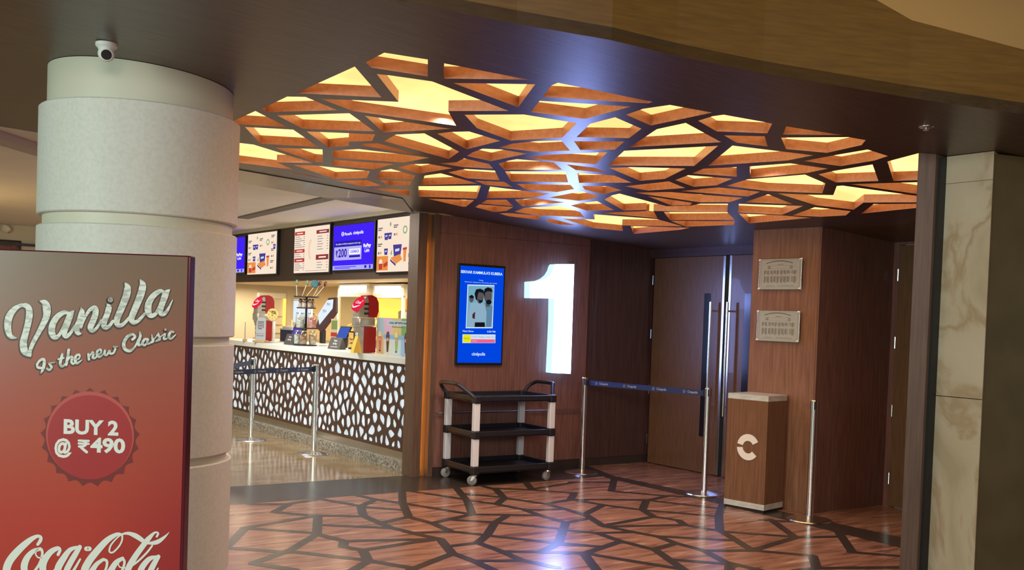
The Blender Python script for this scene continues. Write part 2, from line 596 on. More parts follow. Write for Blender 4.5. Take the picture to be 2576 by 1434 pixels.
def stroke_into(mb, pts, xf0, mt, grow=0.0, k=6, dx=0, dy=0, ax=(0, 0, 0)):
    """brush stroke: (x, y, width) points in a drawing plane -> flat ribbon; xf maps (x,y) to 3D"""
    STROKES[0] = (STROKES[0] + 1) % 36        # strokes cross: each lies a hair above the last
    lay = Vector(ax) * (1.0e-5 * STROKES[0])
    xf = lambda x, y: xf0(x, y) + lay
    q = spline(pts, k) if len(pts) > 2 else [np.array(p, float) for p in pts]
    L, Rr = [], []
    for i, p in enumerate(q):
        t = q[min(i + 1, len(q) - 1)][:2] - q[max(i - 1, 0)][:2]
        t = t / (np.hypot(*t) + 1e-9)
        nn = np.array([-t[1], t[0]])
        hw = max(p[2], 2) / 2 + grow
        L.append(p[:2] + nn * hw)
        Rr.append(p[:2] - nn * hw)
    for i in range(len(q) - 1):
        mb.add([xf(a[0] + dx, a[1] + dy) for a in (L[i], L[i + 1], Rr[i + 1], Rr[i])], [[0, 1, 2, 3]], mt)
    lay = Vector(ax) * (1.0e-5 * STROKES[0] + 4.0e-6)
    for p in (q[0], q[-1]):
        hw = max(p[2], 2) / 2 + grow
        mb.add([xf(p[0] + dx + hw * math.cos(a * PI / 6), p[1] + dy + hw * math.sin(a * PI / 6)) for a in range(12)], [list(range(12))], mt)


def inside(p, poly):
    c = False
    n = len(poly)
    j = n - 1
    for i in range(n):
        a, b_ = poly[i], poly[j]
        if (a[1] > p[1]) != (b_[1] > p[1]) and p[0] < (b_[0] - a[0]) * (p[1] - a[1]) / (b_[1] - a[1]) + a[0]:
            c = not c
        j = i
    return c


def pierced(mb, outer, holes, d, xf, face_mt, side_mt):
    """flat plate with holes: faces at 0 and d, walls round every opening"""
    vs, es = [], []
    for poly in [outer] + holes:
        k = len(vs)
        vs += [Vector(p) for p in poly]
        es += [(k + i, k + (i + 1) % len(poly)) for i in range(len(poly))]
    rv, re_, rf, *_ = delaunay_2d_cdt(vs, es, [], 0, 1e-4)
    keep = []
    bb = [(min(p[0] for p in h), min(p[1] for p in h), max(p[0] for p in h), max(p[1] for p in h)) for h in holes]
    for f in rf:
        c = sum((rv[i] for i in f), Vector((0, 0))) / len(f)
        if not inside(c, outer):
            continue
        if any(q[0] <= c.x <= q[2] and q[1] <= c.y <= q[3] and inside(c, h) for h, q in zip(holes, bb)):
            continue
        keep.append(list(f))
    n = len(rv)
    lo = [xf(p.x, p.y, 0) for p in rv]
    hi = [xf(p.x, p.y, d) for p in rv]
    mb.add(lo, [f[::-1] for f in keep], face_mt)
    mb.add(hi, keep, face_mt)
    ed = set()
    for f in keep:
        for i in range(len(f)):
            ed.add((f[i], f[(i + 1) % len(f)]))
    walls = [[a, b_, b_ + n, a + n] for a, b_ in ed if (b_, a) not in ed]
    mb.add(lo + hi, walls, side_mt)


def union_faces(polys):
    vs, es = [], []
    for poly in polys:
        k = len(vs)
        vs += [Vector(p) for p in poly]
        es += [(k + i, k + (i + 1) % len(poly)) for i in range(len(poly))]
    rv, re_, rf, *_ = delaunay_2d_cdt(vs, es, [], 0, 1e-5)
    bb = [(min(p[0] for p in h), min(p[1] for p in h), max(p[0] for p in h), max(p[1] for p in h)) for h in polys]
    keep = []
    for f in rf:
        c = sum((rv[i] for i in f), Vector((0, 0))) / len(f)
        if any(q[0] <= c.x <= q[2] and q[1] <= c.y <= q[3] and inside(c, h) for h, q in zip(polys, bb)):
            keep.append(list(f))
    return rv, keep


def text_part(name, parent, mt, *a, **k):
    tb = MB()
    text_into(tb, a[0], a[1], a[2], a[3], a[4], None, **k)
    return tb.build(name, mt, parent)


def rupee(name, parent, mt, xf, ax):
    """the rupee sign drawn in a unit box"""
    rb = MB()
    for st in ([(0.06, 0.95, 0.12), (0.94, 0.95, 0.12)], [(0.06, 0.71, 0.12), (0.94, 0.71, 0.12)],
               [(0.08, 0.95, 0.12), (0.45, 0.94, 0.14), (0.68, 0.84, 0.17), (0.70, 0.66, 0.17), (0.50, 0.50, 0.15), (0.10, 0.46, 0.13)],
               [(0.20, 0.46, 0.17), (0.48, 0.23, 0.18), (0.78, 0.01, 0.18)]):
        stroke_into(rb, [(x * 100, y * 100, w_ * 100) for x, y, w_ in st], lambda x, y: xf(x / 100, y / 100), None, 3, 5, 0, 0, ax)
    rb.build(name, mt, parent)


# ================================================================== FLOOR
def crop(ox, oy, k):
    return lambda p: (ox + p[0] * k, oy + p[1] * k)


fm = MB()


def flat(poly, z, mt):
    n = len(poly)
    ar = sum(poly[i][0] * poly[(i + 1) % n][1] - poly[(i + 1) % n][0] * poly[i][1] for i in range(n))
    if ar < 0:
        poly = poly[::-1]
    fm.add([(p[0], p[1], z) for p in poly], [list(range(n))], mt)


flat([(-14, -14), (7, -14), (7, 14), (-14, 14)], 0, M['copper_stone'])
flat([(-14, 0.14), (-0.02, 0.14), (-0.02, 14), (-14, 14)], 0.0010, M['tan_stone'])

F1, F2, F3, F4 = (crop(x, 1174, 468 / 2576) for x in (560, 1000, 1420, 1832))
STRIPS = [
    (F1, [(720, 627), (930, 513), (1340, 448)]), (F1, [(930, 518), (380, 520)]), (F1, [(720, 628), (1200, 675), (1900, 686)]),
    (F1, [(1340, 445), (1870, 540)]), (F1, [(1800, 385), (2140, 458), (2440, 500)]), (F1, [(2110, 458), (1910, 550), (1950, 680)]),
    (F1, [(1970, 560), (2480, 600)]), (F1, [(1950, 682), (2330, 845), (2590, 908)]), (F2, [(120, 900), (400, 965), (590, 1003)]),
    (F1, [(2230, 770), (2560, 700)]), (F2, [(60, 330), (70, 500), (160, 705)]), (F1, [(1320, 690), (1305, 935)]),
    (F1, [(1250, 690), (300, 848)]), (F1, [(1260, 918), (320, 852)]), (F1, [(310, 855), (40, 1130)]), (F1, [(1305, 935), (950, 1150), (430, 1335)]),
    (F1, [(1330, 940), (1680, 1030), (2590, 1010)]), (F2, [(140, 1015), (560, 1000)]), (F1, [(1685, 1030), (1665, 1108), (1940, 1157)]),
    (F1, [(1940, 1157), (2590, 1058)]), (F2, [(140, 1060), (560, 1005)]), (F1, [(1940, 1157), (2020, 1310)]), (F1, [(2020, 1310), (1790, 1440)]),
    (F1, [(2040, 1305), (2590, 1400)]), (F2, [(130, 1390), (210, 1408)]), (F1, [(950, 1175), (1500, 1240), (2000, 1295)]), (F1, [(60, 1122), (860, 1185)]),
    (F1, [(430, 1342), (1000, 1430)]), (F1, [(1340, 808), (2350, 852)]),
    (F2, [(120, 515), (980, 655)]), (F2, [(805, 285), (965, 475), (1035, 660)]), (F2, [(190, 340), (910, 450)]),
    (F2, [(160, 700), (500, 790), (740, 898), (1190, 945)]), (F2, [(480, 782), (900, 690), (1035, 660)]), (F2, [(250, 918), (740, 902)]),
    (F2, [(920, 380), (1430, 420)]), (F2, [(1200, 275), (1370, 322), (1480, 437), (1375, 520)]), (F2, [(1000, 470), (1340, 515), (1750, 595), (1960, 672), (2330, 776)]),
    (F2, [(1490, 436), (2060, 518), (2330, 592), (2590, 672)]), (F2, [(1280, 300), (1800, 318), (2450, 365)]), (F2, [(1780, 222), (1855, 312)]),
    (F2, [(1860, 312), (2470, 215)]), (F2, [(2455, 362), (2390, 460), (2060, 515)]), (F2, [(2390, 465), (2600, 465)]), (F2, [(1770, 600), (2280, 592)]),
    (F2, [(1040, 662), (1960, 675)]), (F2, [(800, 740), (1290, 768), (2230, 858)]), (F2, [(1500, 688), (1350, 775), (1240, 950), (1110, 1055)]),
    (F2, [(1110, 1055), (700, 1105)]), (F2, [(1110, 1055), (1440, 1173), (1700, 1290), (2200, 1400)]), (F2, [(1250, 955), (2200, 1060), (2600, 1090)]),
    (F2, [(2330, 776), (2230, 1060), (1990, 1180)]), (F2, [(2330, 778), (2600, 728)]), (F2, [(1430, 1175), (2600, 1195)]), (F2, [(590, 1003), (760, 1205)]),
    (F2, [(760, 1205), (180, 1430)]), (F2, [(760, 1200), (1060, 1310), (1350, 1445)]), (F2, [(1050, 1307), (1700, 1305)]), (F2, [(2270, 875), (2600, 905)]),
    (F3, [(690, 165), (650, 338)]), (F3, [(640, 338), (1400, 405), (2190, 440)]), (F3, [(90, 213), (640, 215)]), (F3, [(1420, 408), (1130, 475), (1080, 600), (1240, 695)]),
    (F3, [(150, 455), (1130, 462)]), (F3, [(130, 465), (600, 540), (1080, 600)]), (F3, [(530, 535), (290, 655)]), (F3, [(0, 590), (290, 665), (530, 818)]),
    (F3, [(530, 818), (1240, 692)]), (F3, [(1200, 472), (2110, 575)]), (F3, [(1100, 603), (2100, 688)]), (F3, [(1240, 692), (1580, 745), (1660, 805)]),
    (F3, [(560, 832), (1660, 808)]), (F3, [(530, 820), (950, 905), (1300, 970), (1530, 1057), (1930, 1162), (2330, 1380)]), (F3, [(1660, 808), (2130, 888)]),
    (F3, [(2200, 500), (2135, 680), (2150, 885)]), (F3, [(2150, 885), (2360, 1010), (2590, 1155)]), (F3, [(20, 885), (450, 920), (950, 908)]), (F3, [(450, 920), (780, 1033), (1230, 1147)]),
    (F3, [(780, 1035), (270, 1205)]), (F3, [(0, 1080), (500, 1108)]), (F3, [(1230, 1147), (1540, 1065)]), (F3, [(1250, 1147), (1670, 1440)]),
    (F3, [(270, 1205), (450, 1440)]), (F3, [(320, 1208), (880, 1300), (1570, 1410)]), (F3, [(1290, 965), (2300, 1020)]), (F3, [(1920, 1165), (2590, 1165)]),
    (F3, [(1450, 1285), (2220, 1347)]), (F3, [(2290, 1370), (2285, 1445)]), (F3, [(2190, 900), (2590, 928)]), (F3, [(0, 1195), (270, 1203)]),
    (F4, [(590, 735), (935, 982)]), (F4, [(470, 740), (950, 765)]), (F4, [(935, 982), (340, 1160)]), (F4, [(860, 968), (0, 905)]), (F4, [(950, 980), (1530, 970)]),
    (F4, [(1480, 840), (1720, 1185)]), (F4, [(1700, 1185), (2450, 1245)]), (F4, [(340, 1160), (1170, 1235), (1225, 1405)]), (F4, [(940, 1440), (1225, 1408), (2450, 1395)]),
    (F4, [(0, 1330), (460, 1440)]), (F4, [(0, 950), (330, 1158)]), (F4, [(0, 1165), (340, 1160)]),
]
SW = 0.034
SP = []
for tf, pts in STRIPS:
    P = [at_z(*tf(p)) for p in pts]
    for a, b_ in zip(P[:-1], P[1:]):
        t = (b_ - a)
        t.z = 0
        t.normalize()
        nn = Vector((-t.y, t.x, 0)) * SW
        SP.append([tuple(p.xy) for p in (a + nn, a - nn, b_ - nn, b_ + nn)])
    for p in P:
        SP.append([(p.x + SW * math.cos(i * PI / 5), p.y + SW * math.sin(i * PI / 5)) for i in range(10)])
SP.append([(1.56, -0.70), (1.68, -0.36), (1.80, -1.58), (1.95, -3.7), (1.98, -4.9), (1.66, -4.9), (1.64, -3.9), (1.62, -2.0)])
SP.append([(-14, -0.64), (1.2, -0.64), (1.72, -0.60), (1.9, 0.139), (-14, 0.139)])
rv, kf = union_faces(SP)
fm.add([(p.x, p.y, 0.0008) for p in rv], kf, M['dark_stone'])
struct(fm.build('floor'))

# ================================================================== CEILINGS
# outline of the opening that holds the timber lattice (plan of the opening)
LAT = [(-2.60, -0.50), (-2.60, -4.27), (-2.16, -4.43), (-1.75, -4.53), (-1.31, -4.62), (-0.76, -4.77), (-0.20, -4.96), (0.24, -4.99), (1.74, -4.99), (1.74, -0.43), (0.9, -0.38), (-1.0, -0.52), (-1.9, -0.52)]


def on_c(x, y, dz=0.0):
    return Vector((x, y, cz(x) + dz))


CURVE = [at_ceil(*q) for q in [(1018, 6), (1300, 60), (1538, 101), (1700, 140), (1918, 184), (2285, 245), (2576, 288)]]
cv = [(-9.0, -3.6), (-6.0, -4.25), (-4.2, -4.62)] + [(p.x, p.y) for p in CURVE] + [(0.35, -6.05), (1.4, -6.6), (3.2, -7.7)]
edge = [(3.2, -7.7), (3.2, 0.0), (0.06, 0.0), (-0.16, 0.20), (-1.0, 0.18), (-2.6, 0.08), (-3.05, -0.60), (-3.66, -0.54), (-9.0, -0.20)]
cm = MB()
pierced(cm, cv[:-1] + edge, [LAT], 0.05, on_c, M['ceil_wood'], M['ceil_wood'])
struct(cm.build('ceiling'))

# glossy wood edge board along the food-counter side of the soffit
eb = MB()
eb.prism([(-2.62, -0.50), (-1.9, -0.52), (-1.0, -0.52), (-0.62, -0.52), (-1.06, 0.18), (-2.6, 0.08)], 0, 0.006, None, lambda q: on_c(q.x, q.y, -0.007 + q.z))
struct(eb.build('trim_1', M['band_wood']))
eb = MB()
eb.prism([(-0.62, -0.515), (-0.16, 0.20), (-1.06, 0.18)], 0, 0.006, None, lambda q: on_c(q.x, q.y, -0.007 + q.z))
struct(eb.build('trim_2', M['ceil_wood']))

# curved fascia board of the soffit with a lit top edge
fz = [3.3, 3.2, 3.12, 3.05, 3.02, 3.0, 2.97, 2.94, 2.845, 2.75, 2.70, 2.66, 2.6]
tops = []
for (x, y) in cv:
    tops.append(cz(x) + 0.55 if x < -1.2 else 2.731 - 0.155 * x if x < 0.4 else 2.68 - 0.05 * (x - 0.35))
fa = MB()
for i in range(len(cv) - 1):
    a, b_ = cv[i], cv[i + 1]
    t = Vector((b_[0] - a[0], b_[1] - a[1], 0)).normalized()
    fa.add([on_c(*a), on_c(*b_), (b_[0], b_[1], tops[i + 1]), (a[0], a[1], tops[i])], [[0, 1, 2, 3]])
    fa.add([(a[0], a[1] + .04, cz(a[0]) + .05), (b_[0], b_[1] + .04, cz(b_[0]) + .05), (b_[0], b_[1] + .04, tops[i + 1]), (a[0], a[1] + .04, tops[i])], [[3, 2, 1, 0]])
    fa.add([(a[0], a[1], tops[i]), (b_[0], b_[1], tops[i + 1]), (b_[0], b_[1] + .04, tops[i + 1]), (a[0], a[1] + .04, tops[i])], [[0, 1, 2, 3]])
struct(fa.build('trim_3', M['fascia_wood'], smooth=40))
up = MB()
up.box((-10, -13, 3.30), (6, -3.0, 3.36))
struct(up.build('ceiling', M['mall_paint']))

# ================================================================== TIMBER LATTICE
C1 = crop(590, 120, 0.25)
C2 = crop(1110, 160, 0.25)
C3 = crop(1680, 240, 0.25)
C4 = crop(1280, 340, 430 / 2576)
C5 = crop(900, 360, 430 / 2576)
C6 = crop(1400, 440, 500 / 2576)
HOLES = [
    (C1, [(620, 457), (1210, 190), (1478, 500)]), (C1, [(280, 612), (530, 492), (715, 496), (1035, 629), (320, 648)]),
    (C1, [(-150, 800), (210, 637), (530, 800), (0, 766)]), (C1, [(105, 798), (590, 825), (845, 1000), (262, 966)]),
    (C1, [(-20, 962), (60, 960), (190, 975), (790, 1160), (425, 1153), (600, 1228), (-20, 1150)]), (C1, [(400, 1006), (885, 1023), (890, 1155), (810, 1148)]),
    (C1, [(725, 843), (1415, 872), (1385, 938), (1148, 945), (1150, 988), (945, 1004)]), (C1, [(1430, 265), (1560, 278), (1990, 340), (2760, 636), (2150, 637), (2230, 785), (1190, 637), (870, 515), (1650, 545)]),
    (C1, [(1320, 147), (1530, 38), (1945, 118), (1945, 290), (1375, 200)]), (C2, [(26, -3), (880, 162), (28, 150)]),
    (C1, [(430, 682), (1155, 660), (1410, 842), (685, 815)]), (C1, [(1310, 683), (2180, 817), (1500, 852)]), (C1, [(1505, 940), (1620, 875), (1910, 862), (2260, 1047), (2155, 1120)]),
    (C1, [(1255, 980), (1300, 966), (1440, 962), (1930, 1096)]), (C1, [(985, 1038), (1250, 1020), (1960, 1107), (1700, 1155), (990, 1108)]), (C1, [(990, 1128), (1390, 1156), (1610, 1170), (1400, 1225), (990, 1185)]),
    (C1, [(585, 1178), (810, 1186), (1360, 1244), (1330, 1313), (1018, 1322)]), (C5, [(345, 420), (500, 390), (865, 490), (830, 550), (285, 532)]), (C5, [(600, 370), (800, 318), (1060, 312), (1430, 378), (940, 460)]),
    (C5, [(320, 560), (810, 578), (790, 635), (480, 640)]), (C1, [(1025, 1337), (1340, 1335), (1480, 1388), (1290, 1396)]), (C5, [(215, 682), (770, 702), (783, 793)]),
    (C1, [(585, 1258), (700, 1268), (930, 1326)]), (C5, [(945, 635), (1010, 490), (1250, 455), (1810, 610)]), (C5, [(910, 650), (1855, 641), (1790, 837), (920, 806)]),
    (C5, [(1050, 838), (1755, 860), (1630, 960), (1560, 955)]), (C5, [(1365, 440), (1620, 390), (2065, 415), (2140, 560), (1640, 530)]), (C5, [(1230, 305), (1490, 288), (1600, 230), (1980, 315), (2040, 385), (1600, 362)]),
    (C5, [(1645, 195), (1730, 140), (1880, 85), (2160, 95), (2550, 160), (2010, 272)]), (C4, [(-152, 430), (0, 385), (120, 362), (680, 412), (805, 520), (-70, 522)]), (C4, [(-57, 545), (850, 550), (895, 712), (33, 697)]),
    (C5, [(1760, 565), (2210, 585), (2340, 665), (1920, 628)]), (C4, [(-282, 775), (110, 825), (600, 882), (390, 938), (-337, 950)]), (C4, [(120, 735), (930, 750), (985, 812), (720, 858), (260, 820)]),
    (C5, [(1860, 908), (1940, 858), (2240, 853), (2345, 950)]), (C5, [(1770, 965), (1830, 925), (2345, 965), (2240, 1020), (2060, 1040)]), (C4, [(90, 970), (430, 955), (840, 1013), (240, 1070), (190, 1065)]),
    (C4, [(85, 1155), (240, 1095), (760, 1068), (1070, 1155), (1140, 1237), (440, 1208)]), (C4, [(-147, 1180), (0, 1175), (485, 1218), (440, 1273), (0, 1222)]), (C4, [(550, 1300), (620, 1258), (760, 1290), (1000, 1355), (770, 1350)]),
    (C6, [(80, 568), (495, 577), (475, 510), (1300, 573), (1640, 667), (850, 655), (862, 727), (480, 690)]), (C6, [(960, 663), (1730, 685), (1600, 712), (1000, 765)]), (C6, [(1390, 480), (2215, 484), (2310, 583), (1470, 585)]),
    (C6, [(1480, 596), (2310, 600), (2300, 648), (1680, 672)]), (C3, [(715, 1190), (1150, 1208), (1440, 1232), (815, 1288)]), (C3, [(-170, 1120), (240, 1107), (330, 1090), (607, 1090), (598, 1174), (-230, 1162)]),
    (C6, [(560, 492), (1255, 465), (1310, 562)]), (C6, [(620, 320), (720, 265), (815, 242), (1420, 405), (1260, 450), (870, 462)]), (C4, [(930, 1060), (1140, 1015), (1330, 995), (1590, 1130), (1180, 1140)]),
    (C4, [(610, 940), (1000, 862), (1120, 852), (1360, 915), (1250, 965), (1050, 990)]), (C4, [(1105, 765), (1500, 770), (1700, 830), (1570, 855), (1440, 892), (1145, 822)]), (C4, [(1030, 570), (1600, 610), (1850, 715), (1060, 720)]),
    (C4, [(870, 440), (1290, 490), (1470, 568), (1010, 527)]), (C4, [(270, 345), (540, 297), (1060, 275), (1490, 255), (1310, 440), (700, 395)]), (C2, [(580, 845), (720, 805), (960, 780), (1210, 775), (1295, 875), (980, 890)]),
    (C2, [(1335, 780), (1840, 785), (1750, 865), (1400, 870)]), (C2, [(1360, 740), (1500, 605), (1750, 540), (2015, 655), (1890, 750)]), (C2, [(235, 515), (830, 512), (1365, 600), (1215, 745), (700, 775), (360, 650)]),
    (C2, [(-40, 705), (90, 688), (280, 683), (595, 778), (255, 862)]), (C2, [(120, 195), (945, 208), (775, 440)]), (C2, [(1020, 335), (1110, 220), (1175, 193), (2130, 385), (2080, 400)]),
    (C2, [(900, 487), (990, 375), (1910, 432), (1445, 557)]), (C2, [(1858, 515), (2030, 455), (2340, 410), (2740, 490), (2110, 623)]), (C2, [(1895, 842), (2170, 660), (2460, 597), (2818, 791)]),
    (C2, [(1678, 1025), (1840, 878), (2785, 828), (2545, 1030)]), (C2, [(1690, 1050), (1900, 1042), (2460, 1055), (2250, 1160), (2000, 1180)]), (C3, [(305, 255), (450, 210), (590, 190), (1050, 285), (1000, 382), (490, 362)]),
    (C3, [(565, 402), (975, 412), (1005, 515), (690, 475)]), (C3, [(1190, 312), (1760, 400), (1160, 392)]), (C3, [(1140, 425), (1820, 420), (1990, 450), (1950, 500), (1600, 578), (1190, 540)]),
    (C3, [(405, 708), (650, 505), (1465, 603), (1200, 655)]), (C3, [(1370, 660), (1690, 600), (2010, 545), (2215, 610), (2080, 655), (1740, 712)]), (C3, [(1515, 795), (1670, 760), (2060, 695), (2120, 862), (1690, 875)]),
    (C3, [(2210, 665), (2700, 535), (2650, 850), (2270, 860)]), (C3, [(1835, 893), (2700, 868), (2700, 1020)]), (C3, [(1100, 985), (1440, 1000), (1665, 1003), (1700, 912), (1760, 908), (2420, 1000), (2700, 1035), (2700, 1075), (1970, 1078), (1870, 1150), (1490, 1105)]),
    (C3, [(775, 1075), (1010, 995), (1260, 1095)]), (C3, [(715, 1092), (1360, 1113), (1150, 1201), (705, 1178)]), (C3, [(1250, 1208), (1480, 1125), (1840, 1165), (1790, 1208), (1540, 1221)]), (C3, [(1945, 1190), (2070, 1094), (2700, 1088), (2700, 1112)]),
    (C3, [(590, 910), (800, 845), (1380, 797), (1585, 885), (1555, 985), (1000, 962)]), (C3, [(130, 962), (510, 926), (930, 970), (810, 1016)]), (C3, [(75, 852), (205, 803), (650, 838), (490, 905), (260, 920)]),
    (C3, [(245, 785), (360, 737), (692, 722), (695, 818)]), (C3, [(822, 715), (1230, 683), (1610, 737), (1400, 780), (835, 830)]), (C2, [(1845, 1235), (2290, 1185), (2455, 1252), (2080, 1278)]),
    (C6, [(1010, 230), (1470, 222), (2410, 297), (2250, 352), (1860, 355)]), (C6, [(1180, 276), (1760, 362), (1730, 390), (1490, 395)]),
]
holes = []
for tf, pts in HOLES:
    holes.append([(p.x, p.y) for p in (at_ceil(*tf(q)) for q in pts)])
lt = thing('ceiling_lattice', 'brown timber ceiling lattice of irregular cells glowing yellow from above', 'ceiling lattice', on_c(-0.4, -2.5))
LO = Vector(lt.location)
lm = MB()
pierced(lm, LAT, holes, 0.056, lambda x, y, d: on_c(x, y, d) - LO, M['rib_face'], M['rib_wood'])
lm.build('rib_grid', None, lt)
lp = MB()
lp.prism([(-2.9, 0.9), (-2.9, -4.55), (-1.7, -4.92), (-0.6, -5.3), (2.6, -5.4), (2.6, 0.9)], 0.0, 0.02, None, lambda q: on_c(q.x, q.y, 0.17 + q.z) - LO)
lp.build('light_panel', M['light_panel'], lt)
for p, z in [(at_ceil(1087, 258), 0.155), (at_ceil(2250, 425), 0.155)]:
    MB().lathe([(0.0, -0.012), (0.016, -0.008), (0.018, 0.0), (0.022, 0.008)], on_c(p.x, p.y, z) - LO, None, 16).build('sprinkler_head', M['white'], lt)

# ================================================================== WALLS
wm = MB()
wm.box((0.0, 0.0, 0.085), (1.782, 0.10, 2.291)).box((0.0, 0.0, 2.295), (1.782, 0.10, 2.46)).box((0.0, 0.01, 2.28), (1.78, 0.09, 2.30))
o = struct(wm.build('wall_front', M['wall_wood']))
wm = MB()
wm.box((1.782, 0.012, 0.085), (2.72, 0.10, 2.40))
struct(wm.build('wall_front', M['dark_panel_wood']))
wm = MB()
wm.box((0.0, 0.006, 0), (1.782, 0.09, 0.085)).box((1.782, 0.018, 0), (2.70, 0.09, 0.085))
struct(wm.build('baseboard_front', M['skirt_stone']))
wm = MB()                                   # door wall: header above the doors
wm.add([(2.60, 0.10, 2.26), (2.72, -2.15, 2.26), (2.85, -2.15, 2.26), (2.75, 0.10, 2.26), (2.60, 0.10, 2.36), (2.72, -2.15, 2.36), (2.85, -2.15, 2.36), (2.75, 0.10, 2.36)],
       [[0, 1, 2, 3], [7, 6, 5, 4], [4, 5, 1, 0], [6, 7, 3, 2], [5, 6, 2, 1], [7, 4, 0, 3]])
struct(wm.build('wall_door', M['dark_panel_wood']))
wm = MB()                                   # dark backing behind the door leaves
wm.add([(2.72, 0.10, 0), (2.82, -2.15, 0), (2.92, -2.15, 0), (2.82, 0.10, 0), (2.72, 0.10, 2.26), (2.82, -2.15, 2.26), (2.92, -2.15, 2.26), (2.82, 0.10, 2.26)],
       [[0, 1, 2, 3], [7, 6, 5, 4], [4, 5, 1, 0], [6, 7, 3, 2], [5, 6, 2, 1], [7, 4, 0, 3]])
struct(wm.build('wall_door', M['black']))
wm = MB()                                   # pier with the plaques, and the return wall beside it
wm.prism([(2.025, -2.80), (1.952, -2.135), (2.85, -2.135), (3.05, -2.80)], 0.0, 2.40)
struct(wm.build('wall_right', M['pier_wood']))
wm = MB()
wm.prism([(2.028, -2.815), (3.05, -2.815), (3.05, -2.80), (2.028, -2.80)], 0.0, 2.40)
struct(wm.build('wall_right', M['wall_wood']))
wm = MB()
wm.prism([(2.97, -2.815), (3.05, -2.815), (3.05, -5.02), (2.97, -5.02)], 2.27, 2.42)
wm.prism([(2.97, -2.815), (3.05, -2.815), (3.05, -2.875), (2.97, -2.875)], 0.0, 2.27)
wm.prism([(2.97, -3.78), (3.05, -3.78), (3.05, -5.02), (2.97, -5.02)], 0.0, 2.27)
struct(wm.build('wall_side', M['wall_wood']))
wm = MB()
jl, jr = at_ceil(2311, 385), at_ceil(2355, 388)
wm.prism([(jl.x, jl.y), (jr.x, jr.y), (2.97, jr.y), (2.97, jl.y)], 0.0, 2.46)
struct(wm.build('wall_jamb', M['jamb_wood']))

# wood-clad pillar between the food counter and the screen wall, with a lit groove
pm = thing('wood_pillar', 'slim wood pillar with a glowing golden groove left of the blue screen', 'pillar', (-0.09, 0.02, 0))
PL = Vector(pm.location)
for nm, x0, x1, y0, y1, mt_ in (('pillar_trim', -0.195, -0.105, 0.0, 0.20, 'jamb_wood'), ('pillar_trim', -0.035, 0.02, -0.012, 0.12, 'jamb_wood'), ('groove_back', -0.11, -0.03, 0.055, 0.075, 'groove_gold')):
    MB().box(Vector((x0, y0, 0.0)) - PL, Vector((x1, y1, 2.463)) - PL, bev=0.003).build(nm, M[mt_], pm)
MB().box(Vector((-0.104, 0.034, 0.05)) - PL, Vector((-0.098, 0.048, 2.2)) - PL).build('light_strip', M['led_orange'], pm)

# marble pillar on the right
ma, mb_, mc = at_ceil(2382, 393), at_ceil(2501, 379), at_ceil(2576, 395)
mp = thing('marble_pillar', 'cream veined marble pillar at the right edge of the lobby entrance', 'pillar', (ma.x, ma.y, 0))
PL = Vector(mp.location)
dx = (mb_ - ma)
back = Vector((0.30, 0.10, 0))
fr = [(0, 0), (dx.x, dx.y), (dx.x + back.x, dx.y + back.y), (back.x, back.y)]
zt = cz(mb_.x) - 0.002
seam = height(ma, 995)
MB().prism(fr, 0, seam - 0.002).build('marble_slab', M['marble'], mp)
MB().prism(fr, seam + 0.002, zt - 0.145).build('marble_slab', M['marble'], mp)
MB().prism(fr, zt - 0.143, zt).build('marble_slab', M['marble'], mp)
sd = Vector((0.62, -0.17, 0)).normalized()
off = Vector((0.018, -0.012, 0))
p0 = Vector((dx.x, dx.y, 0)) + Vector((0.012, 0.004, 0))
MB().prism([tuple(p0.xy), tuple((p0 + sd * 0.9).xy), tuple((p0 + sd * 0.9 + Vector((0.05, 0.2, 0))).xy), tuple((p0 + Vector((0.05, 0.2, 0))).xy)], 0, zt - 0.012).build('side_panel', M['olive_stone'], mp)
wm = MB()
wm.box((jr.x + 0.02, jr.y - 0.02, 0), (jr.x + 0.9, jr.y + 0.0, 2.44))  # black sheet painting in the shade of the gap beside the marble
struct(wm.build('trim_4', M['black']))

# mall side of the lobby on the far left: raised white ceiling, bulkhead, back wall
wm = MB()
wm.prism([(-12, -0.3), (-3.2, -0.55), (-2.55, 0.02), (-0.2, 0.1), (0.9, 0.6), (0.9, 14), (-12, 14)], 2.70, 2.78)
struct(wm.build('ceiling', M['gyp']))
ba, bb_ = at_z(0, 318, 2.70), at_z(95, 352, 2.70)
bc, bd = at_z(0, 366, 2.64), at_z(95, 394, 2.64)
wm = MB()
ext = lambda p, q, k: (p.x + (q.x - p.x) * k, p.y + (q.y - p.y) * k)
wm.prism([ext(bc, bd, -3), ext(bc, bd, 2.2), (ext(bc, bd, 2.2)[0] - 0.05, ext(bc, bd, 2.2)[1] - 0.36), (ext(bc, bd, -3)[0] - 0.05, ext(bc, bd, -3)[1] - 0.36)], 2.64, 2.70)
struct(wm.build('trim_5', mat('bulkhead', (0.46, 0.40, 0.40), 0.6)))
wm = MB()
wm.box((-12, 9.2, 0), (2.5, 9.3, 2.70))
struct(wm.build('wall_back', M['gyp_warm']))
wm = MB()
wm.box((-12, 9.10, 2.38), (-1.2, 9.2, 2.42))
struct(wm.build('trim_6', M['black_gloss']))

# ================================================================== AUDITORIUM DOUBLE DOOR
DA, DB = (2.64, 0.0), (2.70, -1.05)
dq = lambda u, v, d=0.0: on_wall(u, v, DA, DB)
ang = math.atan2(DB[1] - DA[1], DB[0] - DA[0])
du = Vector((math.cos(ang), math.sin(ang), 0))
dn = Vector((-1, -0.057, 0)).normalized()
dr = thing('door_1', '', '')
del dr['label'], dr['category']
dr.location = (2.64, -0.01, 0)
dr.rotation_euler = (0, 0, ang)
struct(dr)
# local: x along the door, y towards the viewer is negative-normal


def dl(u, v):
    q = local(dr, dq(u, v))
    return q.x, q.z


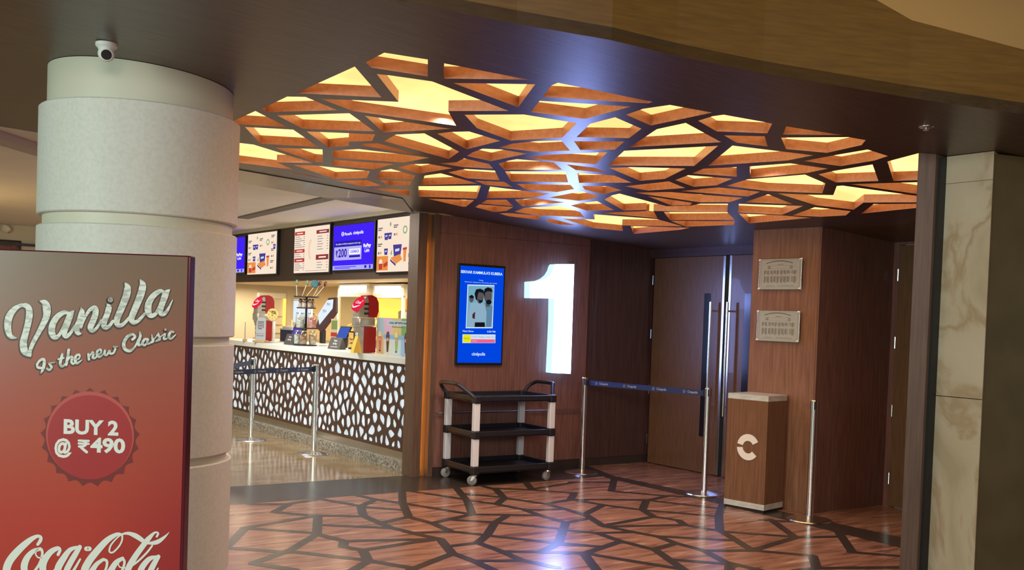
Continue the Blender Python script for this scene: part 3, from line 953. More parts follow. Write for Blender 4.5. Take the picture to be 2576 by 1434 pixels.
ysgn = -1 if local(dr, Vector(dr.location) + dn).y < 0 else 1
Y = lambda t: ysgn * t


def dbox(x0, x1, t0, t1, z0, z1, bev=0.0):
    return MB().box((x0, min(Y(t0), Y(t1)), z0), (x1, max(Y(t0), Y(t1)), z1), bev=bev)


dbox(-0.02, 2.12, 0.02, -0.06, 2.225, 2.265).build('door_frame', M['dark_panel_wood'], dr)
lf = dbox(0.02, 1.012, 0.0, -0.05, 0.008, 2.222, 0.002).build('door_leaf', M['door_wood'], dr)
dbox(1.012, 1.042, 0.004, -0.05, 0.008, 2.222, 0.002).build('edge_strip', M['brushed'], lf)
vp0, vp1 = dl(1773, 738), dl(1759, 1097)
dbox(vp0[0], vp0[0] + 0.085, 0.004, -0.004, vp1[1], vp0[1], 0.002).build('vision_panel', M['black_gloss'], lf)


def pull(x, z0, z1, par, ref):
    h = MB().tube([(x, Y(0.075), z0), (x, Y(0.075), z1)], 0.014, None, 14).build('pull_handle', M['steel'], par, 40)
    for z in (z0 + 0.09, z1 - 0.09):
        MB().tube([(x, Y(0.075), z), (x, Y(0.0), z)], 0.010, None, 10).build('standoff', M['steel'], h, 40)
    return h


pull(0.925, 0.62, 1.755, lf, None)
for v in (705, 840, 980, 1105):
    hx, hzz = dl(1640, v)
    MB().tube([(0.008, Y(0.006), hzz - 0.05), (0.008, Y(0.006), hzz + 0.05)], 0.006, None, 8).build('hinge', M['steel'], lf, 40)
rf = dbox(1.125, 2.09, 0.0, -0.05, 0.008, 2.222, 0.002).build('door_leaf', M['door_wood'], dr)
dbox(1.095, 1.125, 0.004, -0.05, 0.008, 2.222, 0.002).build('edge_strip', M['brushed'], rf)
dbox(1.305, 1.39, 0.004, -0.004, 0.38, 1.845, 0.002).build('vision_panel', M['black_gloss'], rf)
pull(1.15, 0.62, 1.755, rf, None)
dbox(1.042, 1.095, -0.03, -0.05, 0.0, 2.222).build('door_gap', M['black'], dr)

# narrow side door
sdo = thing('door_2', '', '')
del sdo['label'], sdo['category']
sdo.location = (2.96, -2.878, 0)
struct(sdo)
sl = MB().box((0, -0.89, 0.006), (0.04, 0, 2.262), bev=0.002).build('door_leaf', M['door_wood'], sdo)
for v in (692, 862, 1033, 1203):
    hzz = height((2.955, -2.872), v)
    MB().tube([(-0.006, 0.0, hzz - 0.05), (-0.006, 0.0, hzz + 0.05)], 0.007, None, 8).build('hinge', M['steel'], sl, 40)
MB().tube([(-0.05, -0.80, 0.95), (-0.05, -0.80, 1.25)], 0.011, None, 10).build('pull_handle', M['steel'], sl, 40)

# ================================================================== ROUND COLUMN
cx_, cy_ = -3.202, -2.753
co_ = thing('column', 'massive round pale stone column with horizontal grooves beside the red cola board', 'column', (cx_, cy_, 0))
BANDS = [(0.12, 0.712), (0.750, 1.318), (1.356, 1.890), (1.944, 2.482)]
for z0, z1 in BANDS:
    MB().lathe([(0.478, z0), (0.484, z0 + 0.006), (0.484, z1 - 0.006), (0.478, z1)], mt=None, n=96).build('stone_band', M['column_stone'], co_, 40)
MB().lathe([(0.40, 0.0), (0.40, 0.12)], mt=None, n=64).build('recessed_base', M['skirt_stone'], co_, 40)
for i in range(3):
    MB().lathe([(0.458, BANDS[i][1] - 0.01), (0.458, BANDS[i + 1][0] + 0.01)], n=96).build('groove_ring', M['column_paint'], co_, 40)
tp = MB()
n = 96
vs = [(0.447 * math.cos(2 * PI * k / n), 0.447 * math.sin(2 * PI * k / n), 2.47) for k in range(n)]
vs += [(x, y, cz(cx_ + x) - 0.002) for x, y, z in vs]
tp.add(vs, [[k, (k + 1) % n, n + (k + 1) % n, n + k] for k in range(n)] + [[n + k for k in range(n)]])
tp.build('cap_band', M['column_paint'], co_, 40)

# ================================================================== COLA BOARD
sa, sb = (-4.0607, -4.885), (-3.5735, -5.216)       # board face, left to right as seen
bl = thing('promo_board', 'tall red cola promotion board in front of the round stone column', 'advertising board', ((sa[0] + sb[0]) / 2, (sa[1] + sb[1]) / 2, 0),
           math.atan2(sb[1] - sa[1], sb[0] - sa[0]))
half = math.hypot(sb[0] - sa[0], sb[1] - sa[1]) / 2


def bq(u, v):
    q = local(bl, on_wall(u, v, sa, sb))
    return q.x, q.z


# local x runs right along the face, local -y faces the viewer
MB().box((-half, 0.0, 0.03), (half, 0.042, 1.655), bev=0.004).build('panel', mat('board_edge', (0.10, 0.008, 0.02), 0.15), bl)
pf = MB()
pf.add([(-half + .003, -0.0012, 0.034), (half - .008, -0.0012, 0.034), (half - .008, -0.0012, 1.651), (-half + .003, -0.0012, 1.651)], [[0, 1, 2, 3]])
pf.build('print_face', M['cola_print'], bl)
MB().box((-half + 0.02, -0.10, 0.0), (half - 0.02, 0.16, 0.03), bev=0.004).build('foot_plate', M['dark_grey'], bl)


def sheet(layer):
    return lambda u, v: Vector((bq(u, v)[0], -0.0014 - 0.0003 * layer, bq(u, v)[1]))


VAN = [
    [(235, 885, 14), (150, 855, 70), (115, 740, 95), (130, 600, 100), (200, 490, 80), (300, 430, 50), (390, 450, 80), (415, 540, 95), (395, 680, 90), (360, 820, 90), (330, 950, 100), (345, 1060, 100), (400, 1115, 60), (432, 1138, 14)],
    [(560, 368, 14), (625, 395, 85), (655, 470, 112), (650, 580, 95), (600, 700, 80), (530, 830, 65), (460, 960, 60), (425, 1060, 50), (425, 1130, 36)],
    [(960, 540, 40), (890, 530, 60), (800, 590, 80), (735, 700, 90), (725, 800, 95), (760, 870, 75), (820, 850, 50), (880, 740, 40), (940, 600, 40)],
    [(1035, 500, 10), (985, 560, 85), (940, 680, 85), (900, 800, 80), (920, 860, 65), (980, 820, 45), (1040, 720, 35)],
    [(1130, 465, 14), (1142, 530, 80), (1110, 640, 80), (1070, 750, 80), (1090, 815, 65), (1132, 822, 14)],
    [(1130, 740, 30), (1180, 610, 35), (1250, 495, 50), (1320, 475, 85), (1330, 550, 85), (1290, 660, 85), (1260, 740, 80), (1290, 785, 50), (1350, 740, 40), (1410, 640, 35)],
    [(1490, 410, 14), (1515, 460, 80), (1490, 560, 80), (1450, 660, 80), (1455, 730, 70), (1515, 725, 50), (1570, 650, 40)],
    [(1535, 353, 74), (1536, 355, 74)],
    [(1738, 120, 14), (1775, 185, 90), (1760, 290, 100), (1720, 400, 95), (1670, 520, 90), (1625, 640, 85), (1645, 705, 65), (1710, 695, 50), (1800, 600, 40)],
    [(1948, 75, 14), (1985, 145, 90), (1965, 260, 100), (1920, 380, 95), (1870, 500, 90), (1830, 610, 85), (1855, 665, 65), (1920, 645, 50), (2010, 550, 40)],
    [(2270, 245, 40), (2220, 235, 60), (2130, 300, 80), (2070, 400, 90), (2060, 500, 95), (2095, 572, 70), (2160, 550, 50), (2220, 440, 40), (2280, 310, 40)],
    [(2362, 210, 10), (2310, 265, 85), (2265, 380, 85), (2230, 495, 80), (2255, 555, 65), (2320, 510, 45), (2398, 358, 14)],
]
SUB = [
    [(575, 1300, 34), (532, 1290, 36), (522, 1250, 34), (560, 1195, 34), (612, 1180, 40), (620, 1240, 45), (600, 1320, 40), (572, 1372, 14)],
    [(770, 1222, 12), (690, 1235, 24), (700, 1255, 32), (722, 1290, 34), (690, 1325, 34), (655, 1308, 26)],
    [(870, 1110, 38), (852, 1180, 40), (842, 1245, 40), (870, 1278, 34), (920, 1240, 24)], [(812, 1178, 22), (890, 1160, 24)],
    [(958, 1050, 42), (950, 1130, 40), (932, 1215, 40), (925, 1258, 34)], [(930, 1220, 22), (975, 1152, 28), (1010, 1152, 34), (996, 1208, 34), (1022, 1243, 28), (1062, 1208, 22)],
    [(1055, 1192, 22), (1108, 1162, 24), (1106, 1116, 30), (1062, 1130, 34), (1046, 1188, 40), (1075, 1233, 34), (1142, 1188, 14)],
    [(1232, 1108, 34), (1240, 1182, 34)], [(1240, 1150, 22), (1288, 1082, 28), (1302, 1112, 34), (1292, 1158, 34), (1330, 1160, 24), (1352, 1122, 20)],
    [(1360, 1122, 22), (1408, 1085, 24), (1400, 1045, 30), (1362, 1060, 34), (1350, 1110, 38), (1388, 1148, 30), (1442, 1100, 18)],
    [(1462, 1058, 34), (1456, 1108, 34), (1490, 1118, 28), (1522, 1060, 30), (1532, 1098, 32), (1580, 1090, 28), (1606, 1022, 30), (1578, 1004, 24), (1640, 1004, 14)],
    [(1842, 905, 36), (1878, 868, 38), (1845, 832, 34), (1770, 870, 45), (1722, 960, 50), (1742, 1038, 48), (1812, 1060, 42), (1880, 1000, 28), (1922, 905, 24)],
    [(1946, 808, 32), (1952, 860, 40), (1926, 940, 40), (1932, 984, 34), (1980, 968, 22)],
    [(2058, 902, 28), (2012, 902, 34), (1982, 958, 40), (2010, 988, 28), (2050, 940, 26), (2062, 895, 28), (2046, 958, 32), (2082, 960, 20)],
    [(2112, 848, 22), (2120, 890, 32), (2130, 930, 32), (2092, 950, 26)], [(2078, 962, 18), (2160, 880, 18), (2200, 820, 18)], [(2202, 818, 22), (2210, 858, 32), (2222, 900, 32), (2184, 920, 26)], [(2170, 930, 18), (2240, 860, 18), (2290, 830, 18)],
    [(2292, 830, 34), (2280, 898, 34), (2322, 888, 20)], [(2300, 768, 36), (2301, 769, 36)], [(2412, 800, 30), (2372, 800, 34), (2346, 858, 38), (2376, 894, 30), (2442, 838, 14)],
]
CC = [
    [(515, 425, 40), (552, 370, 50), (552, 322, 40), (490, 320, 50), (380, 390, 80), (240, 520, 100), (130, 660, 105), (92, 800, 105), (130, 950, 90), (240, 1000, 60), (370, 920, 36)],
    [(548, 485, 46), (450, 520, 62), (370, 610, 85), (332, 720, 95), (352, 810, 80), (432, 825, 46), (530, 700, 34), (576, 560, 34), (562, 492, 40), (512, 492, 24), (486, 550, 20), (522, 602, 20), (580, 600, 18)],
    [(585, 592, 18), (680, 510, 38), (780, 472, 45), (815, 500, 42), (790, 562, 42)], [(780, 482, 46), (690, 530, 75), (612, 630, 90), (582, 740, 95), (622, 835, 78), (720, 800, 44), (800, 700, 32)],
    [(1040, 462, 38), (950, 500, 62), (872, 600, 85), (792, 740, 95), (802, 835, 76), (890, 800, 46), (962, 680, 38), (1032, 520, 36)], [(1082, 460, 60), (1022, 560, 75), (952, 680, 80), (902, 795, 78), (960, 830, 46), (1088, 625, 26)],
    [(1172, 483, 62), (1212, 483, 62)],
    [(1650, 290, 26), (1580, 290, 50), (1450, 370, 80), (1310, 520, 95), (1202, 660, 100), (1142, 800, 100), (1180, 950, 80)],
    [(1655, 300, 26), (1652, 370, 24), (1612, 450, 24), (1532, 530, 24), (1482, 520, 24), (1500, 440, 24), (1572, 350, 20), (1650, 290, 24), (1740, 276, 44), (1840, 312, 68), (1925, 368, 60)],
    [(2005, 410, 30), (2120, 395, 60), (2220, 330, 36), (2290, 258, 4)],
    [(1400, 627, 42), (1312, 690, 60), (1242, 790, 80)], [(1400, 627, 40), (1448, 652, 36), (1440, 740, 34), (1392, 840, 34)],
    [(1660, 612, 46), (1570, 672, 70), (1490, 800, 90)], [(1655, 612, 44), (1686, 660, 34), (1660, 760, 34), (1600, 860, 34)], [(1602, 680, 18), (1622, 730, 18), (1710, 742, 18)],
    [(2120, 320, 28), (2140, 275, 28), (2090, 268, 30), (2000, 360, 70), (1922, 460, 75), (1822, 600, 80), (1742, 740, 85), (1702, 850, 80)], [(2060, 442, 24), (1992, 530, 28), (1882, 640, 28), (1790, 710, 28)],
    [(2112, 592, 38), (2022, 620, 65), (1932, 720, 80), (1882, 830, 85)], [(2142, 590, 58), (2082, 690, 75), (2022, 810, 80)], [(2140, 745, 16), (2080, 840, 32)],
]
va = crop(0, 690, 460 / 2537)
cc = crop(0, 1290, 480 / 2576)
ln = MB()
STROKES[0] = 0
for st in VAN + SUB:
    s_ = sheet(1)
    stroke_into(ln, st, lambda x, y: s_(*va((x, y))), None, 16 if st in VAN else 12, 5, -8, 12, (0, -1, 0))
ln.build('lettering_shadow', M['print_dark'], bl)
ln = MB()
STROKES[0] = 0
for st in VAN + SUB:
    s_ = sheet(3)
    stroke_into(ln, st, lambda x, y: s_(*va((x, y))), None, 0, 6, 0, 0, (0, -1, 0))
ln.build('vanilla_lettering', M['ripple_white'], bl)['label'] = 'rippled white script lettering'
ln = MB()
STROKES[0] = 0
for st in CC:
    s_ = sheet(3)
    stroke_into(ln, st, lambda x, y: s_(*cc((x, y))), None, 0, 6, 0, 0, (0, -1, 0))
ln.build('cola_lettering', M['print_white'], bl)['label'] = 'flowing white script lettering'
# bottle cap with its offer
capc = bq(227, 1100)
capr = (bq(352, 1100)[0] - bq(102, 1100)[0]) / 2
cp = MB()
ring = []
for k in range(21 * 8):
    a = 2 * PI * k / (21 * 8)
    t = (k % 8) / 8
    ring.append((capc[0] + capr * (1.0 - 0.085 * math.sin(PI * t)) * math.cos(a + 0.1), capc[1] + capr * (1.0 - 0.085 * math.sin(PI * t)) * math.sin(a + 0.1)))
yl = lambda k: -0.0014 - 0.0003 * k


def fan(mb, ring_, c, k, mt_):
    n_ = len(ring_)
    mb.add([(x, yl(k), z) for x, z in ring_] + [(c[0], yl(k), c[1])], [[n_, i, (i + 1) % n_] for i in range(n_)], mt_)


fan(cp, ring, capc, 1, M['cap_dark'])
circ = lambda c, r, n_=64: [(c[0] + r * math.cos(2 * PI * i / n_), c[1] + r * math.sin(2 * PI * i / n_)) for i in range(n_)]
fan(cp, circ((capc[0], capc[1] + 0.006), capr * 0.885), (capc[0], capc[1] + 0.006), 2, M['cap_rim'])
fan(cp, circ((capc[0], capc[1]), capr * 0.85), (capc[0], capc[1]), 3, M['cap_red'])
cp.build('bottle_cap_print', None, bl)
w1 = bq(298, 1077)[0] - bq(160, 1077)[0]
text_part('offer_lettering', bl, M['print_white'], 'BUY 2', 0.058, (bq(229, 1077)[0], yl(4), bq(229, 1077)[1]), (1, 0, 0), (0, 0, 1), bold=0.0022, width=w1)
for s_, u0, u1, v0, sz in (('@', 136.5, 180.5, 1124, 0.058), ('490', 229, 316.5, 1121, 0.058)):
    a_, c_ = bq(u0, v0), bq(u1, v0)
    text_part('price_lettering', bl, M['print_white'], s_, sz, ((a_[0] + c_[0]) / 2, yl(4), a_[1]), (1, 0, 0), (0, 0, 1), bold=0.0022, width=c_[0] - a_[0])
r0, r1, rt0, rt1 = bq(197, 1121)[0], bq(226, 1121)[0], bq(211, 1137)[1], bq(211, 1107)[1]
rupee('price_lettering', bl, M['print_white'], lambda x, y: Vector((r0 + (r1 - r0) * x, yl(4), rt0 + (rt1 - rt0) * y)), (0, -1, 0))

# ================================================================== SECURITY CAMERA AND CEILING RING
p = at_ceil(268, 108)
sc_ = thing('security_camera', 'small white dome security camera on the brown ceiling above the round column', 'security camera', (p.x, p.y, cz(p.x)))
MB().lathe([(0.030, -0.040), (0.036, -0.026), (0.046, -0.016), (0.046, -0.002), (0.042, 0.0)], n=32).build('mount', M['white'], sc_, 40)
bd_ = MB()
bd_.ball((0, 0, -0.048), 0.036, n=24)
ball = bd_.build('eyeball', M['white'], sc_, 60)
dv = (CAMPOS - Vector((p.x, p.y, 2.62))).normalized() + Vector((0.02, 0, -0.12))
dv.normalize()
q = Vector((0, 0, -0.048)) + dv * 0.027
MB().lathe([(0.026, 0.0), (0.027, 0.010), (0.023, 0.012)], q, None, 24, dv).build('lens_ring', M['white'], ball, 40)
MB().lathe([(0.0225, 0.0), (0.0225, 0.0125), (0.0, 0.0128)], q, None, 24, dv).build('lens', M['black_gloss'], ball, 40)
p = at_ceil(2330, 318)
sr = thing('sprinkler', 'small chrome sprinkler ring on the dark ceiling left of the marble pillar', 'sprinkler', (p.x, p.y, cz(p.x)))
MB().lathe([(0.020, -0.001), (0.030, -0.006), (0.034, -0.003), (0.034, 0.0)], n=28).build('escutcheon', M['brushed'], sr, 40)
MB().lathe([(0.012, -0.020), (0.013, -0.018), (0.006, -0.012), (0.006, 0.0)], n=20).build('head', M['steel'], sr, 40)

# ================================================================== SCREEN ON THE WOOD WALL
st_ = thing('display_screen', 'tall blue portrait screen with a film poster on the wood wall', 'screen', (0.4815, 0.0, 1.055))
MB().box((-0.2605, -0.028, 0), (0.2605, 0.0, 0.966), bev=0.003).build('bezel', M['black_gloss'], st_)
MB().box((-0.243, -0.0295, 0.022), (0.243, -0.0285, 0.944)).build('display_face', M['screen_blue'], st_)


def sq(u, v):                      # photo zoom of the screen -> panel coordinates (x, z)
    q = on_wall(1080 + u * 420 / 1771, 620 + v * 420 / 1771, (0, -0.03), (1, -0.03)) - Vector(st_.location)
    return q.x, q.z


ys = lambda k: -0.0299 - 0.0004 * k


def quad(mb, pts, k, mt_):
    mb.add([(x, ys(k), z) for x, z in pts], [list(range(len(pts)))], mt_)


ps = MB()
quad(ps, [sq(*a) for a in [(386, 868), (672, 868), (690, 410), (405, 403)]], 0, M['glow_pale'])
quad(ps, [sq(*a) for a in [(395, 856), (660, 856), (685, 424), (414, 415)]], 1, M['poster_sky'])


def blob(pts, k, mt_):
    c = [sq(*a) for a in pts]
    n_ = len(c)
    ar = sum(c[i][0] * c[(i + 1) % n_][1] - c[(i + 1) % n_][0] * c[i][1] for i in range(n_))
    quad(ps, c if ar > 0 else c[::-1], k, mt_)


ell = lambda x, y, a, b_: [(x + a * math.cos(2 * PI * i / 20), y + b_ * math.sin(2 * PI * i / 20)) for i in range(20)]
blob([(580, 854), (660, 854), (672, 640), (640, 600), (585, 600), (570, 640)], 2, M['poster_shirt_dark'])
blob([(600, 580), (640, 590), (640, 640), (600, 640)], 3, M['poster_skin'])
blob(ell(622, 520, 42, 88), 4, M['poster_skin'])
blob([(576, 500), (585, 450), (620, 435), (660, 445), (672, 490), (655, 480), (620, 475), (590, 490), (588, 560)], 5, M['poster_hair'])
blob(ell(630, 590, 30, 26), 5, M['poster_hair'])
blob(ell(446, 555, 24, 40), 3, M['poster_skin'])
blob([(420, 530), (450, 512), (472, 530), (470, 550), (430, 548)], 4, M['poster_hair'])
blob([(402, 854), (470, 854), (490, 600), (440, 600), (412, 700)], 4, M['poster_shirt'])
blob([(470, 854), (600, 854), (605, 700), (590, 620), (540, 585), (490, 590), (470, 660)], 6, M['poster_shirt'])
blob([(478, 854), (590, 854), (586, 805), (482, 805)], 7, M['poster_hair'])
blob([(500, 560), (545, 570), (545, 610), (515, 600)], 7, M['poster_skin'])
blob(ell(538, 520, 40, 70), 8, M['poster_skin'])
blob([(490, 560), (478, 500), (495, 455), (540, 448), (575, 465), (582, 510), (560, 490), (520, 485), (508, 530), (505, 575)], 9, M['poster_hair'])
blob([(515, 555), (540, 575), (568, 560), (560, 595), (530, 598)], 9, M['poster_hair'])
blob([(455, 720), (485, 690), (480, 770), (455, 760)], 9, M['maroon'])
ps.build('poster_picture', None, st_)


def stext(name, s, u0, u1, v, sz, mt_, k=1, bold=0.0):
    a, c = sq(u0, v), sq(u1, v)
    text_part(name, st_, mt_, s, sz, ((a[0] + c[0]) / 2, ys(k), (a[1] + c[1]) / 2), (1, 0, 0), (0, 0, 1), bold=bold, width=c[0] - a[0])


stext('title_lettering', "SEKHAR KAMMULA'S KUBERA", 332, 776, 282, 0.036, M['glow_text'], 1, 0.0012)
stext('language_lettering', 'Telugu', 526, 574, 360, 0.014, M['glow_text'])
stext('cast_lettering', 'Dhanush, Nagarjuna, Rashmika, Jim Sarbh', 376, 718, 384, 0.013, M['glow_text'])
stext('next_show_lettering', 'Next Show', 353, 470, 899, 0.025, M['glow_text'], 1, 0.0003)
stext('time_lettering', '6:00 PM', 613, 700, 905, 0.024, M['glow_text'], 1, 0.0003)
stext('cinema_lettering', 'cinépolis', 450, 592, 1142, 0.045, M['glow_text'], 1, 0.0008)
bx = MB()
quad(bx, [sq(*a) for a in [(350, 1025), (700, 1025), (702, 934), (352, 932)]], 0, M['glow_pale'])
quad(bx, [sq(*a) for a in [(358, 1018), (438, 1018), (440, 938), (360, 938)]], 1, M['glow_yellow'])
quad(bx, [sq(*a) for a in [(440, 1022), (694, 1022), (696, 986), (441, 984)]], 1, M['glow_pink'])
bx.build('show_info_box', None, st_)
stext('show_time_lettering', '06:00', 362, 428, 976, 0.022, M['menu_ink'], 3)
stext('show_rating_lettering', 'U 3.2 Telugu | U/A 13+', 450, 690, 960, 0.020, M['menu_ink'], 3)
stext('hall_lettering', 'AUDI 01', 452, 508, 1003, 0.016, M['glow_pale'], 3)

# ================================================================== ILLUMINATED NUMBER ONE
def oq(u, v):
    return on_wall(1080 + u * 420 / 1771, 620 + v * 420 / 1771, (0, -0.105), (1, -0.105))


nt_ = thing('number_sign', 'glowing white box numeral 1 on the wood wall right of the screen', 'sign', (1.25, 0.0, 0.977))
NL = Vector(nt_.location)
arc = []
out_ = [(1535, 188), (1340, 188), (1325, 210), (1308, 260), (1280, 305), (1230, 345), (1175, 366), (1075, 374), (1068, 378), (1066, 545), (1072, 548), (1325, 552), (1322, 800), (1296, 1342), (1497, 1350)]
face = [(oq(*a).x - NL.x, oq(*a).z - NL.z) for a in out_]
MB().prism([(x, z) for x, z in face], 0, 0.101, None, lambda q_: Vector((q_.x, -0.003 - q_.z, q_.y))).build('numeral_side', M['sign_side'], nt_)
MB().prism([(x, z) for x, z in face], 0, 0.004, None, lambda q_: Vector((q_.x, -0.1045 - q_.z, q_.y))).build('numeral_face', M['sign_glow'], nt_)

# ================================================================== WALL RAIL
rl = MB()
rl.tube([(0.03, -0.030, 0.602), (1.70, -0.030, 0.602)], 0.0075, None, 10)
for x in (0.06, 0.88, 1.66):
    rl.tube([(x, -0.030, 0.602), (x, 0.004, 0.602)], 0.005, None, 8)
tag(rl.build('bumper_rail', M['brushed'], smooth=40), 'thin steel bumper rail along the wood wall behind the black trolley', 'rail')

# ================================================================== SERVICE TROLLEY
X0, X1, Y0, Y1 = 0.13, 0.95, -0.600, -0.080
tr_ = thing('service_trolley', 'black three-shelf plastic service trolley standing under the blue screen', 'trolley', ((X0 + X1) / 2, (Y0 + Y1) / 2, 0))
hx_, hy_ = (X1 - X0) / 2, (Y1 - Y0) / 2


def shelf(z, h):
    mb = MB()
    o_ = 0.03
    mb.box((-hx_ - o_, -hy_ - o_, z), (hx_ + o_, hy_ + o_, z + 0.02), bev=0.008)
    for s in (-1, 1):
        mb.box((-hx_ - o_, s * (hy_ + o_ - 0.009) - 0.009, z), (hx_ + o_, s * (hy_ + o_ - 0.009) + 0.009, z + h), bev=0.006)
        mb.box((s * (hx_ + o_ - 0.009) - 0.009, -hy_ - o_, z), (s * (hx_ + o_ - 0.009) + 0.009, hy_ + o_, z + h), bev=0.006)
        for t in (-1, 1):
            mb.box((s * hx_ - 0.036, t * hy_ - 0.036, z - 0.012), (s * hx_ + 0.036, t * hy_ + 0.036, z + h + 0.004), bev=0.012)
    return mb.build('shelf', M['black_plastic'], tr_)


shelf(0.110, 0.062)
shelf(0.432, 0.058)
shelf(0.752, 0.055)
for s in (-1, 1):
    for t in (-1, 1):
        for z0, z1 in ((0.172, 0.424), (0.490, 0.744)):
            MB().box((s * hx_ - 0.030, t * hy_ - 0.026, z0), (s * hx_ + 0.030, t * hy_ + 0.026, z1), bev=0.008, seg=3).build('post', M['alu'], tr_)
for s in (-1, 1):
    e = s * (hx_ + 0.02)
    pts = [(e, -hy_ + 0.01, 0.790), (e + s * 0.02, -hy_ + 0.05, 0.822), (e + s * 0.075, -hy_ + 0.13, 0.885), (e + s * 0.10, -hy_ + 0.18, 0.905), (e + s * 0.10, hy_ - 0.12, 0.905), (e + s * 0.095, hy_ - 0.05, 0.895), (e + s * 0.05, hy_ - 0.0, 0.850), (e, hy_ - 0.01, 0.79)]
    MB().tube([tuple(q_) for q_ in spline(pts, 4)], 0.018, None, 12).build('handle', M['black_plastic'], tr_, 50)
    for t in (-1, 1):
        a = 0.5 * s + 0.3 * t
        cx2, cy2 = s * (hx_ - 0.01), t * (hy_ - 0.01)
        c_ = MB()
        c_.lathe([(0.026, 0.084), (0.026, 0.099)], (cx2, cy2, 0), M['steel'], 16)
        cs = Vector((math.cos(a), math.sin(a), 0))
        cn = Vector((-cs.y, cs.x, 0))
        ctr = Vector((cx2, cy2, 0.045)) - cs * 0.022
        for k in (-1, 1):
            p_ = [Vector((cx2, cy2, 0.088)) + cn * 0.019 * k - cs * 0.018, Vector((cx2, cy2, 0.088)) + cn * 0.019 * k + cs * 0.018, ctr + cn * 0.019 * k + cs * 0.010, ctr + cn * 0.019 * k - cs * 0.010]
            q2 = [v_ + cn * 0.003 * k for v_ in p_]
            c_.add(p_ + q2, [[0, 1, 2, 3], [7, 6, 5, 4], [0, 4, 5, 1], [1, 5, 6, 2], [2, 6, 7, 3], [3, 7, 4, 0]], M['steel'])
        cas = c_.build('caster', None, tr_)
        MB().lathe([(0.010, -0.016), (0.038, -0.014), (0.044, -0.010), (0.044, 0.010), (0.038, 0.014), (0.010, 0.016)], ctr, None, 28, cn).build('wheel', M['grey'], cas, 40)

# ================================================================== QUEUE POSTS
def stanchion(name, label, uv, rz=0.0):
    p_ = at_z(*uv)
    t_ = thing(name, label, 'queue post', (p_.x, p_.y, 0), rz, 'chrome queue posts')
    MB().lathe([(0.172, 0.0), (0.174, 0.006), (0.168, 0.012), (0.12, 0.019), (0.05, 0.030), (0.032, 0.036), (0.0, 0.037)], n=48).build('base', M['steel'], t_, 30)
    MB().lathe([(0.0285, 0.03), (0.0285, 0.885)], n=24).build('pole', M['steel'], t_, 40)
    hd = MB()
    hd.lathe([(0.0295, 0.885), (0.0295, 0.948), (0.025, 0.955), (0.0, 0.956)], n=24)
    h_ = hd.build('head', M['steel'], t_, 30)
    for a_ in (0.9, 2.47, 4.04, 5.61):
        sx, sy = math.cos(a_), math.sin(a_)
        MB().box((-0.004, -0.0065, -0.032), (0.004, 0.0065, 0.030), None, 0.002, Matrix.Rotation(a_, 3, 'Z'), (sx * 0.0275, sy * 0.0275, 0.912)).build('tape_slot', M['black'], h_)
    return t_


def belt(t_, a, b_, logos, txt_mat):
    """tape from world point a to world point b (both at tape height)"""
    a, b_ = local(t_, a), local(t_, b_)
    d_ = (b_ - a)
    ln_ = d_.length
    d_.normalize()
    nn = Vector((d_.y, -d_.x, 0)).normalized()
    upv = Vector((0, 0, 1))
    mb = MB()
    h = 0.0245
    mb.add([a - upv * h, b_ - upv * h, b_ + upv * h, a + upv * h, a - upv * h - nn * 0.001, b_ - upv * h - nn * 0.001, b_ + upv * h - nn * 0.001, a + upv * h - nn * 0.001],
           [[0, 1, 2, 3], [7, 6, 5, 4], [3, 2, 6, 7], [1, 0, 4, 5], [0, 3, 7, 4], [2, 1, 5, 6]])
    bo = mb.build('tape', M['belt_blue'], t_)
    for k in range(logos):
        tx_ = MB()
        c = a + d_ * (ln_ * (k + 0.55) / logos)
        if nn.dot(Vector((0.56, 0.83, 0))) > 0:
            nn = -nn
        rt = Vector((-nn.y, nn.x, 0))
        text_into(tx_, 'Cinepolis', 0.030, c + rt * 0.02 + nn * 0.0014, rt, upv, None, bold=0.0006)
        star = []
        for j in range(10):
            r_ = 0.019 if j % 2 == 0 else 0.008
            star.append(c - rt * 0.072 + nn * 0.0014 + rt * (r_ * math.sin(j * PI / 5)) + upv * (r_ * math.cos(j * PI / 5)))
        sc2 = c - rt * 0.072 + nn * 0.0014
        inner = [sc2 + (v_ - sc2) * 0.62 for v_ in star]
        tx_.add(star + inner, [[j, (j + 1) % 10, 10 + (j + 1) % 10, 10 + j] for j in range(10)])
        tx_.build('tape_lettering', txt_mat, bo)
    for q_, dd in ((a, d_), (b_, -d_)):
        MB().box((-0.006, -0.012, -0.030), (0.022, 0.012, 0.030), None, 0.003, Matrix.Rotation(math.atan2(dd.y, dd.x), 3, 'Z'), q_ + dd * 0.008).build('tape_clip', M['black'], bo)


tm = mat('tape_print', (0.42, 0.44, 0.46), 0.5)
P1 = stanchion('queue_post', 'chrome queue post by the wood wall under the glowing numeral, blue tape to its right', (1463, 1189))
P2 = stanchion('queue_post', 'chrome queue post at the double door beside the wooden podium', (1771, 1243))
P3 = stanchion('queue_post', 'chrome queue post without tape right of the wooden podium', (2036, 1309))
PA = stanchion('queue_post', 'chrome queue post nearest the food counter end, second from the round column', (789, 1142))
PB = stanchion('queue_post', 'chrome queue post in front of the food counter nearest the round column', (631, 1108))
zt_ = 0.905
a = Vector((P1.location.x, P1.location.y, zt_))
b_ = Vector((P2.location.x, P2.location.y, zt_))
d_ = (b_ - a).normalized()
belt(P1, a + d_ * 0.03, b_ - d_ * 0.03, 4, tm)
a = Vector((PA.location.x, PA.location.y, zt_))
q = at_z(598, 936, zt_)
d_ = (q - a).normalized()
belt(PA, a + d_ * 0.03, a + d_ * ((q - a).length + 0.45), 5, tm)
a = Vector((PB.location.x, PB.location.y, zt_))
q = at_z(600, 918, zt_)
d_ = (q - a).normalized()
